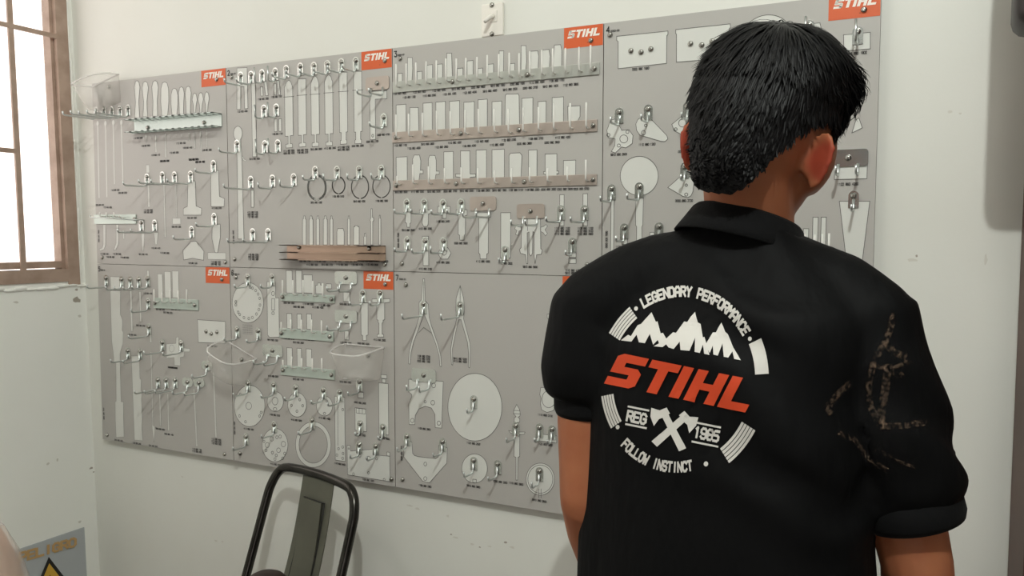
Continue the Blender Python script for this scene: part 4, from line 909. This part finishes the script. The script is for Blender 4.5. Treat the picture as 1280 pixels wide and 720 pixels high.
# eyes, brows, lips
lipm = mat('lips', srgb(150, 84, 70), .5)
for s in (-1, 1):
    bm = bmesh.new(); ellipsoid(bm, hp(.030 * s, .0725, -.030), HA, (.0125, .0105, .0085), 16); ey = obj('eye', bm, whitel, person, True)
    bm = bmesh.new(); ellipsoid(bm, hp(.030 * s, .0805, -.030), HA, (.0050, .0032, .0050), 14); obj('iris', bm, signblk, ey, True)
    bm = bmesh.new(); tube(bm, smooth_path([hp(.012 * s, .0935, -.010), hp(.026 * s, .0905, -.003), hp(.044 * s, .077, -.009)], 4), [.0028] * 4 + [.003] * 4 + [.0015], 8); obj('eyebrow', bm, hairm, person, True)
bm = bmesh.new(); ellipsoid(bm, hp(0, .0945, -.0925), HA, (.021, .0085, .0045), 16); ellipsoid(bm, hp(0, .0930, -.1015), HA, (.018, .0085, .0055), 16); obj('lips', bm, lipm, person, True)

# hair: a shaped cap plus locks combed from the crown
CROWN = V((.08, -.40, .91)).normalized()
def sstep(a, b, x):
    t = min(1, max(0, (x - a) / (b - a))); return t * t * (3 - 2 * t)
def scalp(d, lift):
    """d: unit direction in head coordinates -> point; the nape runs down the neck rather than under the skull"""
    if d.z < 0:
        back = sstep(.2, -.5, d.y); an = math.asin(min(1, -d.z)); h = math.hypot(d.x, d.y) or 1e-6
        hz = math.cos(an) * (1 - back) + math.cos(an * .62) * back; k = hz / h
        return HC + rH * (d.x * k * (.078 + lift)) + fH * (d.y * k * (.097 + lift)) + uH * (d.z * (.095 + .040 * back * min(1, -d.z * 1.3)))
    return HC + rH * (d.x * (.078 + lift)) + fH * (d.y * (.097 + lift)) + uH * (d.z * (.095 + lift))
def lim_el(d):
    """lowest elevation (degrees below the horizon positive) at which hair grows, by azimuth from the back"""
    ph = math.degrees(math.atan2(abs(d.x), -d.y))
    tab = [(0, 64), (22, 62), (36, 50), (48, 34), (62, 16), (78, 4), (92, 0), (104, 4), (112, 12), (118, -4), (126, -22), (150, -30), (180, -30)]
    for (a, x), (b, y) in zip(tab, tab[1:]):
        if ph <= b: return x + (y - x) * (ph - a) / (b - a)
    return -30
def margin(d): return lim_el(d) + math.degrees(math.asin(max(-1, min(1, d.z))))
def hair_thick(d):
    t = .019 + .012 * max(0.0, d.z) + .020 * sstep(.05, .6, d.y) * sstep(.35, .7, abs(d.x)) * sstep(-.2, .2, d.z)
    return .004 + (t - .004) * sstep(0, 45, margin(d))
bm = bmesh.new(); bmesh.ops.create_icosphere(bm, subdivisions=6, radius=1.0)
bmesh.ops.delete(bm, geom=[v for v in bm.verts if margin(v.co.normalized()) < 0], context='VERTS')
for v in bm.verts:
    d = v.co.normalized(); t = d - CROWN * d.dot(CROWN); az = math.atan2(t.x, t.y)
    v.co = scalp(d, hair_thick(d) * .80 + .0016 * mnoise.noise(V((az * 14, d.z * 3, 0))) + .0025 * mnoise.noise(d * 4))
hair = obj('hair', bm, hairm, person, True)
bm = bmesh.new(); cnt = 0
while cnt < 6500:
    d = V((random.gauss(0, 1), random.gauss(0, 1), random.gauss(0, 1))).normalized()
    if margin(d) < 2: continue
    cnt += 1
    t = (d - CROWN * d.dot(CROWN)); t = t.normalized() if t.length > .03 else V((random.uniform(-1, 1), random.uniform(-1, 1), 0)).normalized()
    if d.z < .3: t = (t + V((0, 0, -.8))).normalized()
    if d.y > .1 and d.z > .0: t = (t + V((.35, .35, -.25))).normalized()
    sw_ = .14 + .10 * mnoise.noise(d * 4)
    t = (t + V((random.gauss(0, .09) + mnoise.noise(d * 5) * .28, random.gauss(0, .09) + mnoise.noise(d * 5 + V((9, 0, 0))) * .28, random.gauss(0, .06)))).normalized()
    mg = margin(d); ln = (.42 + .40 * max(0, d.z)) * random.uniform(.75, 1.15)
    ln = min(ln, .14 + math.radians(mg) * .8)
    wdt = random.uniform(.0010, .0026); pts = []; wild = random.random() ** 6
    for i in range(7):
        s = i / 6; nd = (d + t * (ln * s)).normalized(); th = hair_thick(nd)
        pts.append(scalp(nd, th * (.62 + .42 * math.sin(min(1, s * 1.2 + .1) * 1.5)) + (.0006 + .009 * wild) * s * s))
    side = (pts[-1] - pts[0]).cross(pts[0] - HC)
    if side.length < 1e-7: continue
    side.normalize(); prev = None
    for i, p in enumerate(pts):
        wv = wdt * (1 - .85 * (i / 6) ** 2); up = (p - HC).normalized() * (wv * .5)
        cur = [bm.verts.new(p - side * wv), bm.verts.new(p + up), bm.verts.new(p + side * wv)]
        if prev:
            bm.faces.new((prev[0], prev[1], cur[1], cur[0])); bm.faces.new((prev[1], prev[2], cur[2], cur[1]))
        prev = cur
lk = obj('hair_locks', bm, hairm, hair, True, True); lk['kind'] = 'stuff'

# ------------------------------------------------------------------ print on the back of the shirt
bpy.context.view_layer.update()
bvh = BVHTree.FromObject(shirt, bpy.context.evaluated_depsgraph_get())
OX, OY = 849.8, 476.0; SVX, SVY = 92.0, 18.8; TVX, TVY = 19.8, -106.0
def on_shirt(px, py, off=.0013):
    h, nrm, _, _ = bvh.ray_cast(CAM, ray(px, py).normalized())
    if h is None: return None
    if nrm.dot(ray(px, py)) > 0: nrm = -nrm
    return h + nrm * off
def decal(name, polys, mt, parent=None, off=.0013, conv=None):
    bm = bmesh.new()
    for p in polys:
        try: bm.faces.new([bm.verts.new((s, t, 0)) for s, t in p])
        except ValueError: pass
    bmesh.ops.triangulate(bm, faces=bm.faces[:])
    for _ in range(4):
        lg = [e for e in bm.edges if e.calc_length() > .075]
        if not lg: break
        bmesh.ops.subdivide_edges(bm, edges=lg, cuts=1); bmesh.ops.triangulate(bm, faces=[f for f in bm.faces if len(f.verts) > 3])
    bad = []
    for v in bm.verts:
        s, t = v.co.x, v.co.y
        px, py = conv(s, t) if conv else (OX + s * SVX + t * TVX, OY + s * SVY + t * TVY)
        h = on_shirt(px, py, off)
        if h is None: bad.append(v)
        else: v.co = h
    bmesh.ops.delete(bm, geom=bad, context='VERTS')
    return obj(name, bm, mt, parent or shirt)
def text_line(s, x0, x1, y0, h, sw=.8):
    out = []; n = len(s); adv = (x1 - x0) / n
    for i, ch in enumerate(s):
        for q in glyph_quads(ch, sw): out.append([(x0 + adv * (i + .1 + a / 4 * .78), y0 + h * b / 6) for a, b in q])
    return out
def text_arc(s, R, a0, a1, h, sw=.85, inward=False):
    out = []; n = len(s); st = (a1 - a0) / n
    for i, ch in enumerate(s):
        am = math.radians(a0 + st * (i + .5)); wl = abs(math.radians(st)) * R * .76
        rad = (math.cos(am), math.sin(am)); tg = (rad[1], -rad[0])
        if inward: rad = (-rad[0], -rad[1]); tg = (rad[1], -rad[0])
        c = (R * math.cos(am), R * math.sin(am))
        for q in glyph_quads(ch, sw):
            out.append([(c[0] + tg[0] * (a / 4 - .5) * wl + rad[0] * (b / 6 - .5) * h, c[1] + tg[1] * (a / 4 - .5) * wl + rad[1] * (b / 6 - .5) * h) for a, b in q])
    return out
def arc_band(r0, r1, a0, a1, n=8):
    out = []
    for i in range(n):
        t0, t1 = math.radians(a0 + (a1 - a0) * i / n), math.radians(a0 + (a1 - a0) * (i + 1) / n)
        out.append([(r0 * math.cos(t0), r0 * math.sin(t0)), (r1 * math.cos(t0), r1 * math.sin(t0)), (r1 * math.cos(t1), r1 * math.sin(t1)), (r0 * math.cos(t1), r0 * math.sin(t1))])
    return out
def disc(cx, cy, r): return [[(cx + r * math.cos(k * .628), cy + r * math.sin(k * .628)) for k in range(10)]]
pale = mat('shirt_ink_white', srgb(212, 208, 202), .7)
red = mat('shirt_ink_orange', srgb(206, 66, 24), .7)
decal('lettering', [[(-.93 + 1.93 * (a / 25.2), -.205 + .385 * b / 6) for a, b in q] for q in LOGO], red)['label'] = 'orange block lettering'
decal('slogan', text_arc('LEGENDARY PERFORMANCE', 1.035, 131, 42, .105), pale); decal('slogan', text_arc('FOLLOW INSTINCT', 1.0, 235, 292, .105, inward=True), pale)
decal('emblem_dot', disc(1.03 * math.cos(math.radians(136)), 1.03 * math.sin(math.radians(136)), .026), pale); decal('emblem_dot', disc(1.04 * math.cos(math.radians(38)), 1.04 * math.sin(math.radians(38)), .026), pale)
decal('emblem_dot', disc(.96 * math.cos(math.radians(224)), .96 * math.sin(math.radians(224)), .026), pale); decal('emblem_dot', disc(1.04 * math.cos(math.radians(302)), 1.04 * math.sin(math.radians(302)), .03), pale)
for a0, a1, r0, r1 in ((139, 160, .93, 1.11), (14, 35, 1.0, 1.18), (200, 222, .88, 1.05), (316, 341, .97, 1.19)):
    nst = 1 if a0 == 14 else 5; qs = []
    for i in range(nst):
        g = (r1 - r0) / nst; qs += arc_band(r0 + g * i, r0 + g * (i + (1 if nst == 1 else .78)), a0, a1)
    decal('emblem_band', qs, pale)
MT = [[(-.86, .32), (-.78, .40), (-.74, .39), (-.68, .53), (-.64, .55), (-.53, .71), (-.45, .61), (-.43, .62), (-.36, .49), (-.33, .50), (-.23, .40), (-.30, .39), (-.34, .35), (-.38, .41), (-.43, .345), (-.50, .46), (-.54, .345), (-.62, .34), (-.67, .42), (-.72, .33)],
      [(-.42, .33), (-.30, .41), (-.20, .53), (-.16, .53), (-.08, .68), (-.04, .68), (.03, .82), (.10, .70), (.14, .69), (.20, .54), (.22, .55), (.33, .36), (.26, .36), (.22, .46), (.20, .36), (.13, .36), (.10, .52), (.06, .36), (-.06, .35), (-.09, .44), (-.15, .345), (-.22, .35), (-.26, .38), (-.30, .34)],
      [(.25, .46), (.32, .62), (.36, .63), (.41, .76), (.48, .66), (.52, .64), (.62, .50), (.75, .37), (.66, .37), (.62, .45), (.58, .37), (.52, .37), (.47, .52), (.44, .37), (.38, .37), (.35, .47), (.33, .38)]]
decal('mountain_emblem', [MT[0]], pale); decal('mountain_emblem', [MT[1]], pale); decal('mountain_emblem', [MT[2]], pale)
decal('lettering', text_line('REG', -.60, -.33, -.57, .11), pale); decal('lettering', text_line('1985', .32, .66, -.60, .115), pale)
for x0, x1, y in ((-.61, -.32, -.42), (-.60, -.31, -.625), (.30, .66, -.445), (.31, .67, -.67)): decal('emblem_line', [[(x0, y), (x1, y), (x1, y + .022), (x0, y + .022)]], pale)
def axe(m_):
    sh = [(-.24, -.26), (-.16, -.30), (.13, .16), (.07, .19)]; hd = [(.02, .13), (-.02, .20), (-.12, .26), (.06, .30), (.12, .22), (.19, .18), (.12, .10)]
    return [[(m_ * x + .02, y - .55) for x, y in q] for q in (sh, hd)]
AX = [(-.235, -.20), (-.15, -.25), (.17, .12), (.10, .17)]; HD = [(.06, .16), (.12, .22), (.20, .17), (.32, .18), (.31, .08), (.24, -.02), (.19, .07), (.13, .10)]
for m_ in (1, -1): decal('axe_emblem', [[(m_ * x + .02, y - .55) for x, y in q] for q in (AX, HD)], pale, off=.0013 if m_ > 0 else .0016)
# rubbed brownish marks on the right sleeve
def rub(pts, wd):
    out = []
    for (a, b) in zip(pts, pts[1:]):
        d = math.hypot(b[0] - a[0], b[1] - a[1]); nx, ny = -(b[1] - a[1]) / d * wd, (b[0] - a[0]) / d * wd
        out.append([(a[0] + nx, a[1] + ny), (a[0] - nx, a[1] - ny), (b[0] - nx, b[1] - ny), (b[0] + nx, b[1] + ny)])
    return out
rm = bpy.data.materials.new('rubbed_dust'); rm.use_nodes = True; nt = rm.node_tree; b = nt.nodes['Principled BSDF']; b.inputs['Base Color'].default_value = srgb(122, 100, 82); b.inputs['Roughness'].default_value = .9
tr = nt.nodes.new('ShaderNodeBsdfTransparent'); mx = nt.nodes.new('ShaderNodeMixShader'); nz = nt.nodes.new('ShaderNodeTexNoise'); nz.inputs['Scale'].default_value = 220; rp = nt.nodes.new('ShaderNodeValToRGB'); rp.color_ramp.elements[0].position = .44; rp.color_ramp.elements[1].position = 1.0
tc = nt.nodes.new('ShaderNodeTexCoord'); nt.links.new(tc.outputs['Object'], nz.inputs['Vector']); nt.links.new(nz.outputs['Fac'], rp.inputs[0]); nt.links.new(rp.outputs[0], mx.inputs[0]); nt.links.new(tr.outputs[0], mx.inputs[1]); nt.links.new(b.outputs[0], mx.inputs[2]); nt.links.new(mx.outputs[0], nt.nodes['Material Output'].inputs[0])
MK = [([(1117,392),(1112,412),(1106,428),(1116,440),(1132,447)], 4), ([(1106,428),(1092,452),(1086,480),(1088,508),(1100,530)], 4), ([(1110,455),(1106,490),(1101,520),(1106,538)], 5), ([(1101,533),(1130,532),(1158,528)], 4), ([(1106,458),(1124,470),(1128,466)], 3), ([(1090,456),(1112,462),(1140,450)], 2.5), ([(1062,478),(1045,494),(1033,510),(1042,520)], 4), ([(1046,540),(1068,550),(1082,570),(1110,588)], 3), ([(1095,560),(1120,575),(1145,584)], 2)]
for pts, wd in MK: decal('rubbed_mark', rub(pts, wd), rm, off=.0012, conv=lambda s, t: (s, t))
